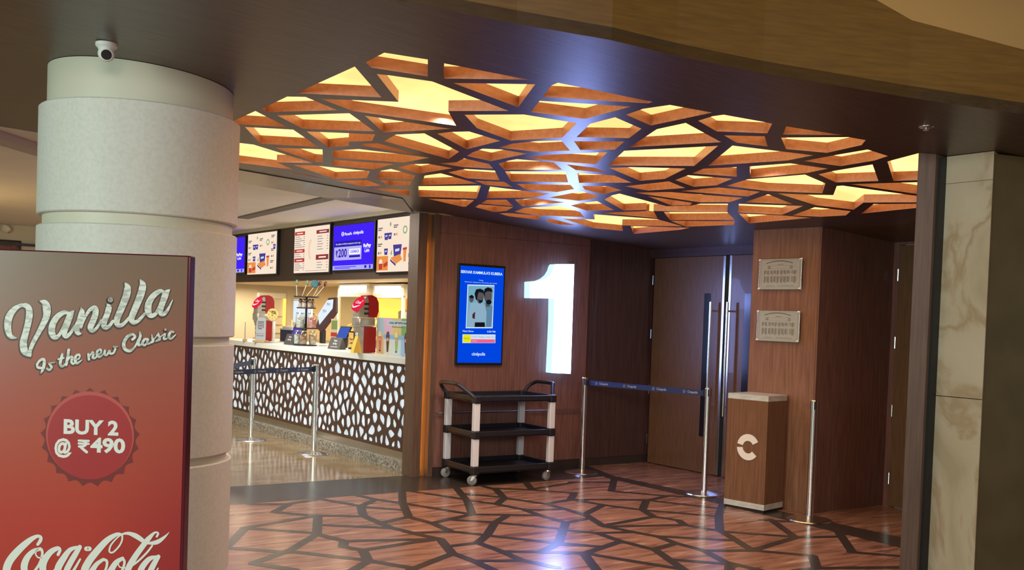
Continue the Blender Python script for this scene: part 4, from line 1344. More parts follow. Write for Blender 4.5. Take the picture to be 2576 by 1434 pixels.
belt(PB, a + d_ * 0.03, a + d_ * ((q - a).length + 0.5), 2, tm)

# ================================================================== TICKET PODIUM
pa, pb = at_z(1820.6, 1273.5), at_z(1921, 1292)
ux = (pb - pa)
pw = ux.length
pd = thing('podium', 'square wooden ticket podium with steel bands and a white C emblem', 'podium', ((pa.x + pb.x) / 2, (pa.y + pb.y) / 2, 0), math.atan2(ux.y, ux.x))
sg = 1 if local(pd, Vector(pd.location) + Vector((1, 0, 0))).y > 0 else -1
DP = 0.335


def rrect(h, d0, d1, r):
    o_ = [(-h, d0), (h, d0)]
    for k in range(7):
        t = k / 6 * PI / 2
        o_.append((h - r + r * math.cos(t), sg * (abs(d1) - r + r * math.sin(t))))
    for k in range(7):
        t = PI / 2 + k / 6 * PI / 2
        o_.append((-h + r + r * math.cos(t), sg * (abs(d1) - r + r * math.sin(t))))
    return o_


hp = pw / 2
MB().prism(rrect(hp - 0.008, sg * 0.008, sg * (DP - 0.008), 0.03), 0.0, 0.022).build('plinth', M['black'], pd)
MB().prism(rrect(hp + 0.001, -sg * 0.001, sg * (DP + 0.001), 0.055), 0.022, 0.068).build('steel_band', M['band_steel'], pd)
MB().prism(rrect(hp, 0, sg * DP, 0.055), 0.068, 0.912).build('cabinet', M['podium_wood'], pd)
MB().prism(rrect(hp + 0.001, -sg * 0.001, sg * (DP + 0.001), 0.055), 0.912, 0.957).build('steel_band', M['band_steel'], pd)
lc = local(pd, on_wall(1882, 1125, (pa.x, pa.y), (pb.x, pb.y)))
em = MB()
for a0, a1 in ((R_(28), R_(168)), (R_(185), R_(322))):
    n_ = 18
    vs = []
    for k in range(n_ + 1):
        t = a0 + (a1 - a0) * k / n_
        for r_ in (0.052, 0.108):
            for y_ in (0.0, -0.004):
                vs.append((lc.x + r_ * math.cos(t) * 0.97, sg * y_, lc.z + r_ * math.sin(t)))
    fs = []
    for k in range(n_):
        i = 4 * k
        fs += [[i + 1, i + 3, i + 7, i + 5], [i + 2, i + 6, i + 7, i + 3], [i, i + 1, i + 5, i + 4]]
    fs += [[0, 2, 3, 1], [4 * n_, 4 * n_ + 1, 4 * n_ + 3, 4 * n_ + 2]]
    em.add(vs, fs)
em.build('emblem', mat('emblem_white', (0.80, 0.72, 0.66), 0.4), pd)

# ================================================================== WALL PLAQUES ON THE PIER
PF0, PF1 = (2.025, -2.80), (1.952, -2.135)
pn = Vector((-(PF1[1] - PF0[1]), PF1[0] - PF0[0], 0)).normalized()
if pn.x > 0:
    pn = -pn
for (u0, v0), lab in (((1910.6, 651), 'clear framed seating plaque on the wood pier, the upper one of the pair'), ((1905.5, 779.5), 'clear framed seating plaque on the wood pier above the podium, the lower one')):
    tl = on_wall(u0, v0, (PF0[0] + pn.x * 0.03, PF0[1] + pn.y * 0.03), (PF1[0] + pn.x * 0.03, PF1[1] + pn.y * 0.03))
    W_, H_ = 0.435, 0.268
    ry = Vector((PF0[0] - PF1[0], PF0[1] - PF1[1], 0)).normalized()
    pt = thing('wall_plaque', lab, 'plaque', tl + ry * (W_ / 2) - Vector((0, 0, H_)) - pn * 0.03, math.atan2(ry.y, ry.x), 'seating plaques on the pier')
    s2 = -1 if local(pt, Vector(pt.location) + pn).y < 0 else 1
    bxp = lambda x0, x1, y0, y1, z0, z1, b__=0.0: MB().box((x0, min(s2 * y0, s2 * y1), z0), (x1, max(s2 * y0, s2 * y1), z1), bev=b__)
    bxp(-W_ / 2 + .006, W_ / 2 - .006, 0.024, 0.0265, .006, H_ - .006).build('printed_sheet', M['plaque_paper'], pt)
    bxp(-W_ / 2, W_ / 2, 0.028, 0.033, 0, H_, 0.0015).build('acrylic_sheet', M['acrylic'], pt)
    ink = MB()

    def bar(x0, x1, z0, z1, m_=M['plaque_ink']):
        ink.box((x0, min(s2 * 0.0266, s2 * 0.0271), z0), (x1, max(s2 * 0.0266, s2 * 0.0271), z1), m_)
    for z_ in (0.025, H_ - 0.018):
        bar(-0.195, 0.195, z_, z_ + 0.0015)
    for x_ in (-0.195, 0.193):
        bar(x_, x_ + 0.002, 0.025, H_ - 0.018)
    for k in range(12):
        t0, t1 = -1 + k / 6, -1 + (k + 1) / 6
        zc_ = lambda t: 0.222 + 0.020 * (1 - t * t)
        ink.add([(-0.01 + t0 * 0.135, s2 * 0.0272, zc_(t0)), (-0.01 + t1 * 0.135, s2 * 0.0272, zc_(t1)), (-0.01 + t1 * 0.135, s2 * 0.0272, zc_(t1) + 0.005), (-0.01 + t0 * 0.135, s2 * 0.0272, zc_(t0) + 0.005)], [[0, 1, 2, 3]] if s2 < 0 else [[3, 2, 1, 0]], M['plaque_black'])
    bar(-0.03, 0.03, 0.212, 0.216)
    bar(-0.13, 0.12, 0.178, 0.179)
    bar(-0.13, 0.12, 0.206, 0.207)
    for x_ in (-0.13, 0.095):
        bar(x_, x_ + 0.03, 0.183, 0.190)
        bar(x_, x_ + 0.03, 0.196, 0.202)
    for row, (z0, z1) in enumerate(((0.128, 0.165), (0.058, 0.115))):
        for k in range(30):
            x_ = -0.165 + k * 0.0112
            if k in (5, 14, 24):
                continue
            bar(x_, x_ + 0.0075 - 0.002 * (k % 3), z0 + 0.004 * ((k * 7) % 4), z1)
    bar(-0.14, -0.06, 0.034, 0.037)
    bar(-0.02, 0.14, 0.034, 0.037)
    ink.build('seat_plan_print', None, pt)
    for x_ in (-W_ / 2 + 0.012, W_ / 2 - 0.012):
        for z_ in (0.012, H_ - 0.012):
            MB().lathe([(0.006, 0.0), (0.006, 0.030), (0.0095, 0.031), (0.0095, 0.039), (0.006, 0.041), (0.0, 0.041)], (x_, 0, z_), None, 16, (0, s2, 0)).build('standoff', M['steel'], pt, 40)

# ================================================================== FOOD COUNTER
OX, OY = -0.10, 0.19
CA = math.atan2(0.0605, 0.998)
ex = Vector((math.cos(CA), math.sin(CA), 0))          # into the counter
ey = Vector((-math.sin(CA), math.cos(CA), 0))         # along the counter, away from the wall
O0 = Vector((OX, OY, 0))


def cw(o, s, z=0.0):
    return O0 + ex * o + ey * s + Vector((0, 0, z))


def cl(p):
    q = Vector(p) - O0
    return Vector((q.dot(ex), q.dot(ey), p[2]))


def cpl(u, v, o):
    a = cw(o, 0)
    b_ = cw(o, 1)
    q = cl(on_wall(u, v, a, b_))
    return q.y, q.z


def ct(name, label, cat, o, s, z=0.0, rz=0.0, group=None):
    return thing(name, label, cat, cw(o, s, z), CA + rz, group)


LEN = 5.5
fc = ct('food_counter', 'food counter front of dark pierced panelling over a backlit white sheet', 'counter', 0, 0)
MB().box((-0.025, 0.0, 0.0), (0.60, LEN, 0.104), bev=0.004).build('granite_plinth', M['granite'], fc)
MB().box((0.022, 0.0, 0.104), (0.60, LEN, 0.20)).build('steel_kick', M['brushed'], fc)
MB().box((0.055, 0.0, 0.20), (0.60, LEN, 1.035)).build('backlit_sheet', M['backlit'], fc)


def clip(poly, a, b_, c):
    out_ = []
    n_ = len(poly)
    for i in range(n_):
        p_, q_ = poly[i], poly[(i + 1) % n_]
        dp, dq_ = a * p_[0] + b_ * p_[1] - c, a * q_[0] + b_ * q_[1] - c
        if dp <= 0:
            out_.append(p_)
        if (dp < 0 < dq_) or (dq_ < 0 < dp):
            t = dp / (dp - dq_)
            out_.append((p_[0] + (q_[0] - p_[0]) * t, p_[1] + (q_[1] - p_[1]) * t))
    return out_


rnd = random.Random(11)
pts = []
tries = 0
while len(pts) < 360 and tries < 20000:
    tries += 1
    p_ = (rnd.uniform(-0.05, LEN + 0.05), rnd.uniform(0.20, 1.03))
    rad = 0.102 if tries % 3 else 0.165
    if all(((p_[0] - q_[0]) / 0.92) ** 2 + ((p_[1] - q_[1]) / 1.12) ** 2 > rad ** 2 for q_ in pts):
        pts.append(p_)
ph = []
for p_ in pts:
    cell = [(0.01, 0.215), (LEN - 0.01, 0.215), (LEN - 0.01, 1.012), (0.01, 1.012)]
    gap = rnd.choice((0.011, 0.014, 0.017, 0.021, 0.026))
    for q_ in pts:
        if q_ is p_ or abs(q_[0] - p_[0]) > 0.4 or abs(q_[1] - p_[1]) > 0.4:
            continue
        dx_, dy_ = q_[0] - p_[0], q_[1] - p_[1]
        dd = math.hypot(dx_, dy_)
        cell = clip(cell, dx_ / dd, dy_ / dd, (dx_ * (p_[0] + q_[0]) + dy_ * (p_[1] + q_[1])) / 2 / dd - gap)
        if len(cell) < 3:
            break
    if len(cell) < 3:
        continue
    c_ = [(a[0] + (b_[0] - a[0]) * t, a[1] + (b_[1] - a[1]) * t) for a, b_ in zip(cell, cell[1:] + cell[:1]) for t in (0.22, 0.78)]
    xs = [q_[0] for q_ in c_]
    zs = [q_[1] for q_ in c_]
    if max(xs) - min(xs) < 0.014 or max(zs) - min(zs) < 0.014:
        continue
    ph.append(c_)
pp = MB()
pierced(pp, [(0, 0.185), (LEN, 0.185), (LEN, 1.036), (0, 1.036)], ph, 0.014, lambda x, y, d: Vector((0.002 + d, x, y)), M['perf'], M['perf'])
pp.build('pierced_panel', None, fc)
wt = tag(MB().box((-0.025, 0.0, 0), (0.92, LEN, 0.063), bev=0.004).build('counter_worktop', M['counter_top']), 'long pale grey worktop of the food counter', 'worktop')
wt.location = cw(0, 0, 1.037)
wt.rotation_euler = (0, 0, CA)

# ------------------------------------------------------------------ overhead menu band
mf = MB()
mf.add([cw(0.745, 0.5, 1.93), cw(0.745, 10, 1.93), cw(0.86, 10, 1.93), cw(0.86, 0.5, 1.93), cw(0.745, 0.5, 2.69), cw(0.745, 10, 2.69), cw(0.86, 10, 2.69), cw(0.86, 0.5, 2.69)],
       [[0, 1, 2, 3], [7, 6, 5, 4], [4, 5, 1, 0], [6, 7, 3, 2], [5, 6, 2, 1], [7, 4, 0, 3]])
struct(mf.build('wall_left', mat('menu_band', (0.060, 0.043, 0.036), 0.5)))
mf = MB()
mf.add([cw(0.70, 0.5, 2.655), cw(0.70, 10, 2.655), cw(0.76, 10, 2.655), cw(0.76, 0.5, 2.655), cw(0.70, 0.5, 2.70), cw(0.70, 10, 2.70), cw(0.76, 10, 2.70), cw(0.76, 0.5, 2.70)],
       [[0, 1, 2, 3], [7, 6, 5, 4], [4, 5, 1, 0], [6, 7, 3, 2], [5, 6, 2, 1], [7, 4, 0, 3]])
struct(mf.build('trim_7', mat('cornice', (0.48, 0.47, 0.40), 0.6)))
ac = at_z(610, 548, 2.695)
ad = at_z(831, 497, 2.695)
dv_ = (ad - ac).normalized()
nv_ = Vector((dv_.y, -dv_.x, 0)) * 0.075
vm = MB()
vm.prism([tuple((ac - nv_).xy), tuple((ac + nv_).xy), tuple((ad + nv_).xy), tuple((ad - nv_).xy)], 2.684, 2.698)
tag(vm.build('air_diffuser', M['slot']), 'long grey slot air diffuser in the white ceiling over the food counter', 'vent')

MO = 0.70


def mq(o=MO):
    return lambda u, v: cpl(u, v, o)


def board(label, s0, s1, z0, z1, face_mt, group):
    t_ = ct('menu_screen', label, 'menu board', MO, s1, z0, 0.0, group)
    w_ = s1 - s0
    h_ = z1 - z0
    # local: x into the wall, y along the counter; the far (left as seen) end is y = 0 and the near end y = -w
    MB().box((0.0, -w_ - 0.02, -0.02), (0.043, 0.02, h_ + 0.02), bev=0.003).build('bezel', M['black_gloss'], t_)
    t_['face'] = face_mt.name
    return t_, w_, h_


def art(t_, w_, h_):
    H = [MB().box((-0.0012, -w_, 0), (0.0006, 0, h_), M[t_['face']])]
    del t_['face']

    def rect(x0, y0, x1, y1, m_, k=1):
        """x, y as fractions from the top left as seen"""
        e_ = -0.0014 - 0.0004 * k
        H[0].add([(e_, -x0 * w_, h_ * (1 - y1)), (e_, -x1 * w_, h_ * (1 - y1)), (e_, -x1 * w_, h_ * (1 - y0)), (e_, -x0 * w_, h_ * (1 - y0))], [[0, 1, 2, 3]], m_)

    def poly(ps_, m_, k=1):
        e_ = -0.0014 - 0.0004 * k
        ar_ = sum(ps_[i][0] * ps_[(i + 1) % len(ps_)][1] - ps_[(i + 1) % len(ps_)][0] * ps_[i][1] for i in range(len(ps_)))
        if ar_ > 0:
            ps_ = ps_[::-1]
        H[0].add([(e_, -x * w_, h_ * (1 - y)) for x, y in ps_], [list(range(len(ps_)))], m_)

    def txt(s, x, y, size, m_, k=2, width=None, bold=0.0):
        text_part('menu_lettering', t_, m_, s, size, (-0.0014 - 0.0004 * k, -x * w_, h_ * (1 - y)), (0, -1, 0), (0, 0, 1), width=width * w_ if width else None, bold=bold)
    def flush(name):
        H[0].build(name, None, t_)
        H[0] = MB()
    return flush, rect, poly, txt


def tub(poly, x, y, w2, h2, k=2):
    poly([(x - w2, y), (x + w2, y), (x + w2 * .72, y + h2), (x - w2 * .72, y + h2)], M['menu_purple'], k)
    poly([(x - w2, y), (x - w2 * .6, y - h2 * .4), (x, y - h2 * .5), (x + w2 * .6, y - h2 * .4), (x + w2, y)], M['menu_cream'], k + 1)
    poly([(x - w2 * .5, y + h2 * .35), (x + w2 * .5, y + h2 * .3), (x + w2 * .45, y + h2 * .5), (x - w2 * .45, y + h2 * .55)], M['glow_pale'], k + 1)


def combo_board(label, s0, s1, z0, z1):
    t_, w_, h_ = board(label, s0, s1, z0, z1, M['menu_cream'], 'lit menu screens above the food counter')
    flush, rect, poly, txt = art(t_, w_, h_)
    tub(poly, 0.24, 0.27, 0.055, 0.13)
    tub(poly, 0.33, 0.27, 0.05, 0.12)
    tub(poly, 0.24, 0.56, 0.05, 0.12)
    tub(poly, 0.53, 0.50, 0.11, 0.24)
    tub(poly, 0.93, 0.30, 0.04, 0.12)
    poly([(0.36, 0.74), (0.60, 0.68), (0.66, 0.78), (0.50, 0.86)], M['menu_orange'], 3)
    poly([(0.36, 0.76), (0.50, 0.86), (0.50, 0.90), (0.36, 0.80)], M['menu_purple'], 3)
    poly([(0.68, 0.58), (0.76, 0.57), (0.745, 0.82), (0.69, 0.82)], M['menu_orange'], 3)
    poly([(0.67, 0.57), (0.77, 0.56), (0.77, 0.60), (0.67, 0.61)], M['menu_red'], 4)
    rect(0.0, 0.70, 0.30, 0.97, M['menu_orange'], 1)
    poly([(0.06, 0.84), (0.16, 0.84), (0.15, 0.95), (0.07, 0.95)], M['menu_red'], 2)
    poly([(0.06, 0.84), (0.08, 0.76), (0.14, 0.76), (0.16, 0.84)], M['menu_cream'], 2)
    poly([(0.18, 0.85), (0.29, 0.80), (0.29, 0.88), (0.19, 0.92)], M['menu_red'], 2)
    poly([(0.71 + 0.055 * math.cos(i * PI / 8), 0.24 + 0.075 * math.sin(i * PI / 8)) for i in range(16)], M['menu_green'], 2)
    poly([(0.71 + 0.035 * math.cos(i * PI / 8), 0.24 + 0.048 * math.sin(i * PI / 8)) for i in range(16)], M['menu_cream'], 3)
    poly([(0.34 + 0.02 * math.cos(i * PI / 6), 0.11 + 0.04 * math.sin(i * PI / 6)) for i in range(12)], M['menu_green'], 2)
    poly([(0.36, 0.66), (0.39, 0.58), (0.40, 0.66), (0.38, 0.70)], M['menu_green'], 2)
    for x_, y_ in ((0.02, 0.16), (0.42, 0.13), (0.82, 0.08), (0.02, 0.46), (0.82, 0.40), (0.80, 0.68)):
        rect(x_, y_, x_ + 0.12, y_ + 0.022, M['menu_ink'])
        rect(x_, y_ + 0.035, x_ + 0.09, y_ + 0.057, M['menu_ink'])
        rect(x_ + 0.01, y_ + 0.16, x_ + 0.05, y_ + 0.20, M['menu_ink'])
        rect(x_ + 0.07, y_ + 0.155, x_ + 0.10, y_ + 0.20, M['menu_orange'])
    flush('display_face')


def cash_board(label, s0, s1, z0, z1):
    t_, w_, h_ = board(label, s0, s1, z0, z1, M['menu_blue'], 'lit menu screens above the food counter')
    flush, rect, poly, txt = art(t_, w_, h_)
    poly([(0.24 + 0.032 * math.cos(i * PI / 10), 0.19 + 0.05 * math.sin(i * PI / 10)) for i in range(20)], M['glow_white'], 1)
    rect(0.23, 0.155, 0.25, 0.225, M['menu_blue'], 2)
    txt('PhonePe', 0.38, 0.20, 0.05, M['glow_white'], 2, 0.18, 0.001)
    txt('cinépolis', 0.63, 0.19, 0.055, M['glow_white'], 2, 0.25, 0.001)
    rect(0.03, 0.35, 0.72, 0.78, M['menu_card'], 1)
    rect(0.03, 0.35, 0.72, 0.48, M['menu_navy'], 2)
    txt('flat cashback on RuPay card payments made in app', 0.38, 0.415, 0.03, M['glow_white'], 3, 0.62)
    rupee('menu_lettering', t_, M['menu_navy'], lambda x, y: Vector((-0.0026, -(0.075 + 0.05 * x) * w_, h_ * 0.37 + 0.075 * (y - 0.5))), (-1, 0, 0))
    txt('200', 0.25, 0.63, 0.14, M['menu_navy'], 3, 0.22, 0.0035)
    rect(0.42, 0.54, 0.69, 0.66, M['glow_white'], 3)
    txt('CASHBACK', 0.555, 0.60, 0.05, M['menu_blue'], 4, 0.22, 0.0015)
    rect(0.42, 0.68, 0.69, 0.73, M['menu_navy'], 3)
    txt('RuPay', 0.85, 0.49, 0.055, M['glow_white'], 2, 0.18, 0.0025)
    txt('UPI', 0.85, 0.61, 0.045, M['glow_white'], 2, 0.11, 0.0015)
    rect(0.78, 0.545, 0.90, 0.55, M['glow_white'], 2)
    rect(0.0, 0.90, 1.0, 1.0, M['menu_blue_hi'], 1)
    rect(0.05, 0.925, 0.60, 0.94, M['menu_blue'], 2)
    rect(0.05, 0.955, 0.45, 0.97, M['menu_blue'], 2)
    rect(0.80, 0.915, 0.85, 0.975, M['menu_navy'], 2)
    rect(0.91, 0.91, 0.95, 0.985, M['menu_blue'], 2)
    flush('display_face')


def list_board(label, s0, s1, z0, z1):
    t_, w_, h_ = board(label, s0, s1, z0, z1, M['menu_cream'], 'lit menu screens above the food counter')
    flush, rect, poly, txt = art(t_, w_, h_)
    for y_, n_ in ((0.08, 6), (0.47, 3), (0.68, 4)):
        rect(0.01, y_, 0.31, y_ + 0.08, M['menu_red'], 1)
        rect(0.07, y_ + 0.028, 0.25, y_ + 0.052, M['menu_cream'], 2)
        for k in range(n_):
            yy = y_ + 0.11 + k * 0.045
            rect(0.02, yy, 0.02 + 0.15 + 0.05 * (k % 3), yy + 0.012, M['menu_ink'], 1)
            rect(0.27, yy, 0.31, yy + 0.012, M['menu_ink'], 1)
    for y_, h2, n_ in ((0.09, 0.08, 6), (0.62, 0.11, 3)):
        rect(0.64, y_, 0.985, y_ + h2, M['menu_maroon'], 1)
        rect(0.72, y_ + h2 * .35, 0.92, y_ + h2 * .65, M['menu_cream'], 2)
        for k in range(n_):
            yy = y_ + h2 + 0.05 + k * 0.055
            rect(0.67, yy, 0.80 + 0.03 * (k % 2), yy + 0.012, M['menu_ink'], 1)
            rect(0.93, yy, 0.97, yy + 0.012, M['menu_ink'], 1)
    sw = mat('menu_swirl', (0, 0, 0), 0.6, emit=(0.86, 0.60, 0.42), es=0.95)
    for k in range(9):
        a = -1.3 + k * 0.30
        poly([(0.50 - 0.06 * math.cos(a) + 0.03 * math.cos(i * PI / 5), 0.50 + 0.20 * math.sin(a) + 0.035 * math.sin(i * PI / 5)) for i in range(10)], sw, 1 + k % 3)
    rect(0.35, 0.955, 0.95, 0.962, M['menu_ink'], 1)
    flush('display_face')


def span(u_left, u_right, v_top_r, v_bot_r):
    s1 = cpl(u_left, v_bot_r, MO)[0]
    s0 = cpl(u_right, v_bot_r, MO)[0]
    return s0, s1, cpl(u_right, v_bot_r, MO)[1], cpl(u_right, v_top_r, MO)[1]


combo_board('cream combo menu screen with drink cups, nearest the wood pillar', *span(947, 1046.5, 541, 681.5))
cash_board('blue cashback menu screen reading 200, second from the wood pillar', *span(837, 938, 558.5, 676))
list_board('cream price list screen with red headings, left of the blue 200 screen', *span(739, 826.5, 565, 684))
combo_board('cream combo menu screen with drink cups, beside the round column', *span(622, 694, 581.5, 688))
cash_board('blue cashback menu screen half hidden behind the round column', *span(533, 614, 596, 685))

# ------------------------------------------------------------------ kitchen behind the counter
kb = MB()
kb.add([cw(2.75, -0.0, 0), cw(2.75, 12, 0), cw(2.85, 12, 0), cw(2.85, 0.0, 0), cw(2.75, 0.0, 2.7), cw(2.75, 12, 2.7), cw(2.85, 12, 2.7), cw(2.85, 0.0, 2.7)],
       [[0, 1, 2, 3], [7, 6, 5, 4], [4, 5, 1, 0], [6, 7, 3, 2], [5, 6, 2, 1], [7, 4, 0, 3]])
struct(kb.build('wall_back', M['cream_wood']))
kb = MB()
kb.add([cw(0.86, -0.0, 1.965), cw(0.86, 12, 1.965), cw(2.75, 12, 1.965), cw(2.75, 0.0, 1.965), cw(0.86, 0.0, 2.03), cw(0.86, 12, 2.03), cw(2.75, 12, 2.03), cw(2.75, 0.0, 2.03)],
       [[0, 1, 2, 3], [7, 6, 5, 4], [4, 5, 1, 0], [6, 7, 3, 2], [5, 6, 2, 1], [7, 4, 0, 3]])
struct(kb.build('ceiling', M['cream']))
kl = ct('cove_light', 'bright strip light under the overhead menu band', 'light', 0.90, 0.6, 1.945)
MB().box((0, 0, 0), (0.05, 9, 0.012)).build('diffuser', M['lamp_warm'], kl)
for k in range(4):
    s_ = 1.6 + k * 2.1
    pt_ = cw(1.5, s_, 1.90)
    ld = bpy.data.lights.new('kitchen_light', 'AREA')
    ld.shape = 'RECTANGLE'
    ld.size, ld.size_y, ld.energy, ld.color = 0.5, 1.2, 34, (1.0, 0.80, 0.52)
    lo_ = bpy.data.objects.new('kitchen_light', ld)
    COL.objects.link(lo_)
    lo_.location = pt_
bc_ = ct('kitchen_counter', 'dark back counter under the popcorn machines', 'counter', 1.85, 0.2)
MB().box((0, 0, 0), (0.85, 8.6, 1.0)).build('cabinet', M['dark_grey'], bc_)
MB().box((-0.02, 0, 1.0), (0.87, 8.6, 1.03), bev=0.004).build('slab', M['grey'], bc_)


def popcorn(label, u0, u1, vt, vb):
    o_ = 1.95
    s1, zt2 = cpl(u0, vt, o_)
    s0, _ = cpl(u1, vt, o_)
    t_ = ct('popcorn_machine', label, 'popcorn machine', o_, s1, 1.03, 0.0, 'popcorn machines on the back counter')
    w_ = s1 - s0
    H = zt2 - 1.03
    mb = MB()
    D_ = 0.62
    hb = 0.165
    MB().box((0, -w_, H - hb), (D_, 0, H), bev=0.008).build('header_box', M['ivory'], t_)
    MB().box((-0.006, -w_ + 0.07, H - hb + 0.035), (0.0, -0.07, H - 0.03)).build('lit_header', M['lamp_header'], t_)
    zb = 0.12
    mb = MB()
    for y_ in (-w_ + 0.02, -0.02):
        for x_ in (0.02, D_ - 0.02):
            mb.box((x_ - 0.02, y_ - 0.02, zb), (x_ + 0.02, y_ + 0.02, H - hb))
    mb.box((0, -w_, H - hb - 0.03), (D_, 0, H - hb), bev=0.003)
    mb.build('frame', M['ivory'], t_)
    MB().box((0, -w_, 0), (D_, 0, zb), bev=0.006).build('base', M['brushed'], t_)
    MB().box((0.01, -w_ + 0.03, zb), (0.016, -0.03, H - hb - 0.03)).build('glass_front', M['acrylic'], t_)
    MB().box((D_ - 0.03, -w_ + 0.03, zb), (D_ - 0.02, -0.03, H - hb - 0.03)).build('lit_back', M['popcorn'], t_)
    mb = MB()
    cxx, cyy = D_ * 0.5, -w_ * 0.52
    mb.lathe([(0.09, 0.40), (0.12, 0.42), (0.125, 0.53), (0.07, 0.56), (0.0, 0.565)], (cxx, cyy, 0), None, 24)
    for y_ in (-0.06, 0.06):
        mb.tube([(cxx, cyy + y_, 0.55), (cxx, cyy + y_, H - hb - 0.03)], 0.008, None, 8)
    mb.build('kettle', M['brushed'], t_, 40)
    pc = MB()
    rr = random.Random(int(u0))
    for i in range(60):
        pc.ball((rr.uniform(0.06, D_ - 0.08), -rr.uniform(0.06, w_ - 0.06), zb + 0.03 + rr.random() * 0.09 * (1 + rr.random())), rr.uniform(0.022, 0.04), None, 8)
    st = pc.build('popcorn_heap', mat('popcorn_kernel', (0.85, 0.62, 0.20), 0.8), t_)
    st['kind'] = 'stuff'
    return t_


popcorn('lit popcorn machine behind the counter, the left one above the candy rack', 850, 928, 714, 850)
popcorn('lit popcorn machine behind the counter, the right one beside the wood pillar', 938, 1015, 715, 850)
# picture and small shelf items at the back wall
pq = ct('wall_picture', 'small dark red picture on the kitchen wall by the wood pillar', 'picture', 2.70, cpl(1021, 725, 2.70)[0], cpl(1021, 741, 2.70)[1])
MB().box((0, -0.34, 0), (0.03, 0, 0.16), bev=0.003).build('frame', M['maroon'], pq)
MB().box((-0.002, -0.32, 0.015), (0, -0.02, 0.145)).build('print', mat('brown_print', (0.16, 0.06, 0.05), 0.5), pq)
for (u, v, lab) in ((911, 712, 'small dark box on top of the left popcorn machine'), (959, 711, 'small dark box on top between the popcorn machines'), (1000, 710, 'small dark box on top of the right popcorn machine')):
    s_, z_ = cpl(u, v + 3, 2.2)
    zz = cpl(900, 714, 1.95)[1]
    bq_ = ct('small_box', lab, 'box', 2.2, s_, zz, 0.0, 'boxes on the popcorn machines')
    MB().box((0, -0.045, 0), (0.08, 0.045, 0.05), bev=0.003).build('carton', M['green'], bq_)
    MB().box((-0.002, -0.045, 0.012), (0, 0.0, 0.04)).build('carton_label', M['maroon'], bq_)

# perforated steel rack panel and warm display cabinet at the far left of the kitchen
s1, z1 = cpl(607, 718, 2.70)
s0, z0 = cpl(690, 748, 2.70)
z0 -= 0.05
z1 -= 0.05
rk = ct('grille_panel', 'pale slotted panel on the kitchen wall behind the left cola tower', 'panel', 2.70, s1, z0)
MB().box((0, -(s1 - s0), 0), (0.04, 0, z1 - z0 + 0.02), bev=0.004).build('plate', M['grey'], rk)
sl_ = MB()
for r_ in range(3):
    for k in range(5):
        sl_.box((-0.002, -(s1 - s0) * (0.1 + 0.18 * k) - 0.13, 0.03 + r_ * 0.05), (0, -(s1 - s0) * (0.1 + 0.18 * k), 0.042 + r_ * 0.05))
sl_.build('slots', M['slot'], rk)
s1, z1 = cpl(606, 735, 1.95)
s0, z0 = cpl(650, 850, 1.95)
wc = ct('warming_cabinet', 'lit glass warming cabinet at the far left of the kitchen beside the round column', 'food warmer', 1.95, s1, 1.03)
Wc = s1 - s0
MB().box((0, -Wc, z1 - 1.03 - 0.10), (0.5, 0, z1 - 1.03), bev=0.006).build('header_box', M['ivory'], wc)
MB().box((-0.005, -Wc + 0.04, z1 - 1.03 - 0.085), (0, -0.04, z1 - 1.03 - 0.015)).build('lit_header', M['lamp_header'], wc)
MB().box((0.46, -Wc, 0.0), (0.5, 0, z1 - 1.13)).build('lit_back', M['popcorn'], wc)
for k in range(3):
    sh = MB().box((0.02, -Wc + 0.02, 0.08 + k * 0.15), (0.45, -0.02, 0.09 + k * 0.15)).build('shelf', M['brushed'], wc)
    fd = MB()
    for j in range(4):
        fd.ball((0.12, -Wc * (0.18 + 0.2 * j), 0.115 + k * 0.15), 0.04, None, 10, (1, 1.2, 0.7))
    fd.build('food', mat('pastry', (0.45, 0.22, 0.08), 0.6), sh)
fr_ = MB()
for y_ in (-Wc + 0.012, -0.012):
    fr_.box((0, y_ - 0.012, 0), (0.02, y_ + 0.012, z1 - 1.13))
fr_.build('frame', M['steel'], wc)

# ================================================================== THINGS ON THE WORKTOP
ZT = 1.1035


def on_top(u, v):
    q = cl(at_z(u, v, ZT))
    return q.x, q.y


# drinks poster
so, ss = on_top(1041.5, 897.5)
o_, s_far = on_top(946, 888.5)
pw_ = math.hypot(o_ - so, s_far - ss)
prz = math.atan2(-(o_ - so), (s_far - ss))
dpz = thing('drinks_poster', 'striped pastel drinks poster on the counter beside the wood pillar', 'poster', cw(so, ss, ZT), CA + prz)
hp_ = height(cw(so, ss), 802.5) - ZT
MB().box((0.0, 0.0, 0.0), (0.010, pw_, hp_), bev=0.002).build('board', M['acrylic'], dpz)
MB().box((-0.06, 0.02, 0.0), (0.07, pw_ - 0.02, 0.006)).build('foot', M['acrylic'], dpz)
pa_ = MB()
PC = [(0.36, 0.52, 0.68), (0.62, 0.42, 0.62), (0.60, 0.50, 0.24), (0.16, 0.40, 0.16), (0.42, 0.22, 0.12)]
LC_ = [(0.66, 0.42, 0.20), (0.62, 0.60, 0.55), (0.50, 0.66, 0.76), (0.30, 0.50, 0.78), (0.30, 0.50, 0.78)]
xs_ = [0.0, 0.20, 0.42, 0.66, 0.90, 1.0]


def prect(x0, y0, x1, y1, m_, k):
    e_ = -0.0006 - 0.0005 * k
    pa_.add([(e_, pw_ * (1 - x0), hp_ * (1 - y1)), (e_, pw_ * (1 - x1), hp_ * (1 - y1)), (e_, pw_ * (1 - x1), hp_ * (1 - y0)), (e_, pw_ * (1 - x0), hp_ * (1 - y0))], [[0, 1, 2, 3]], m_)


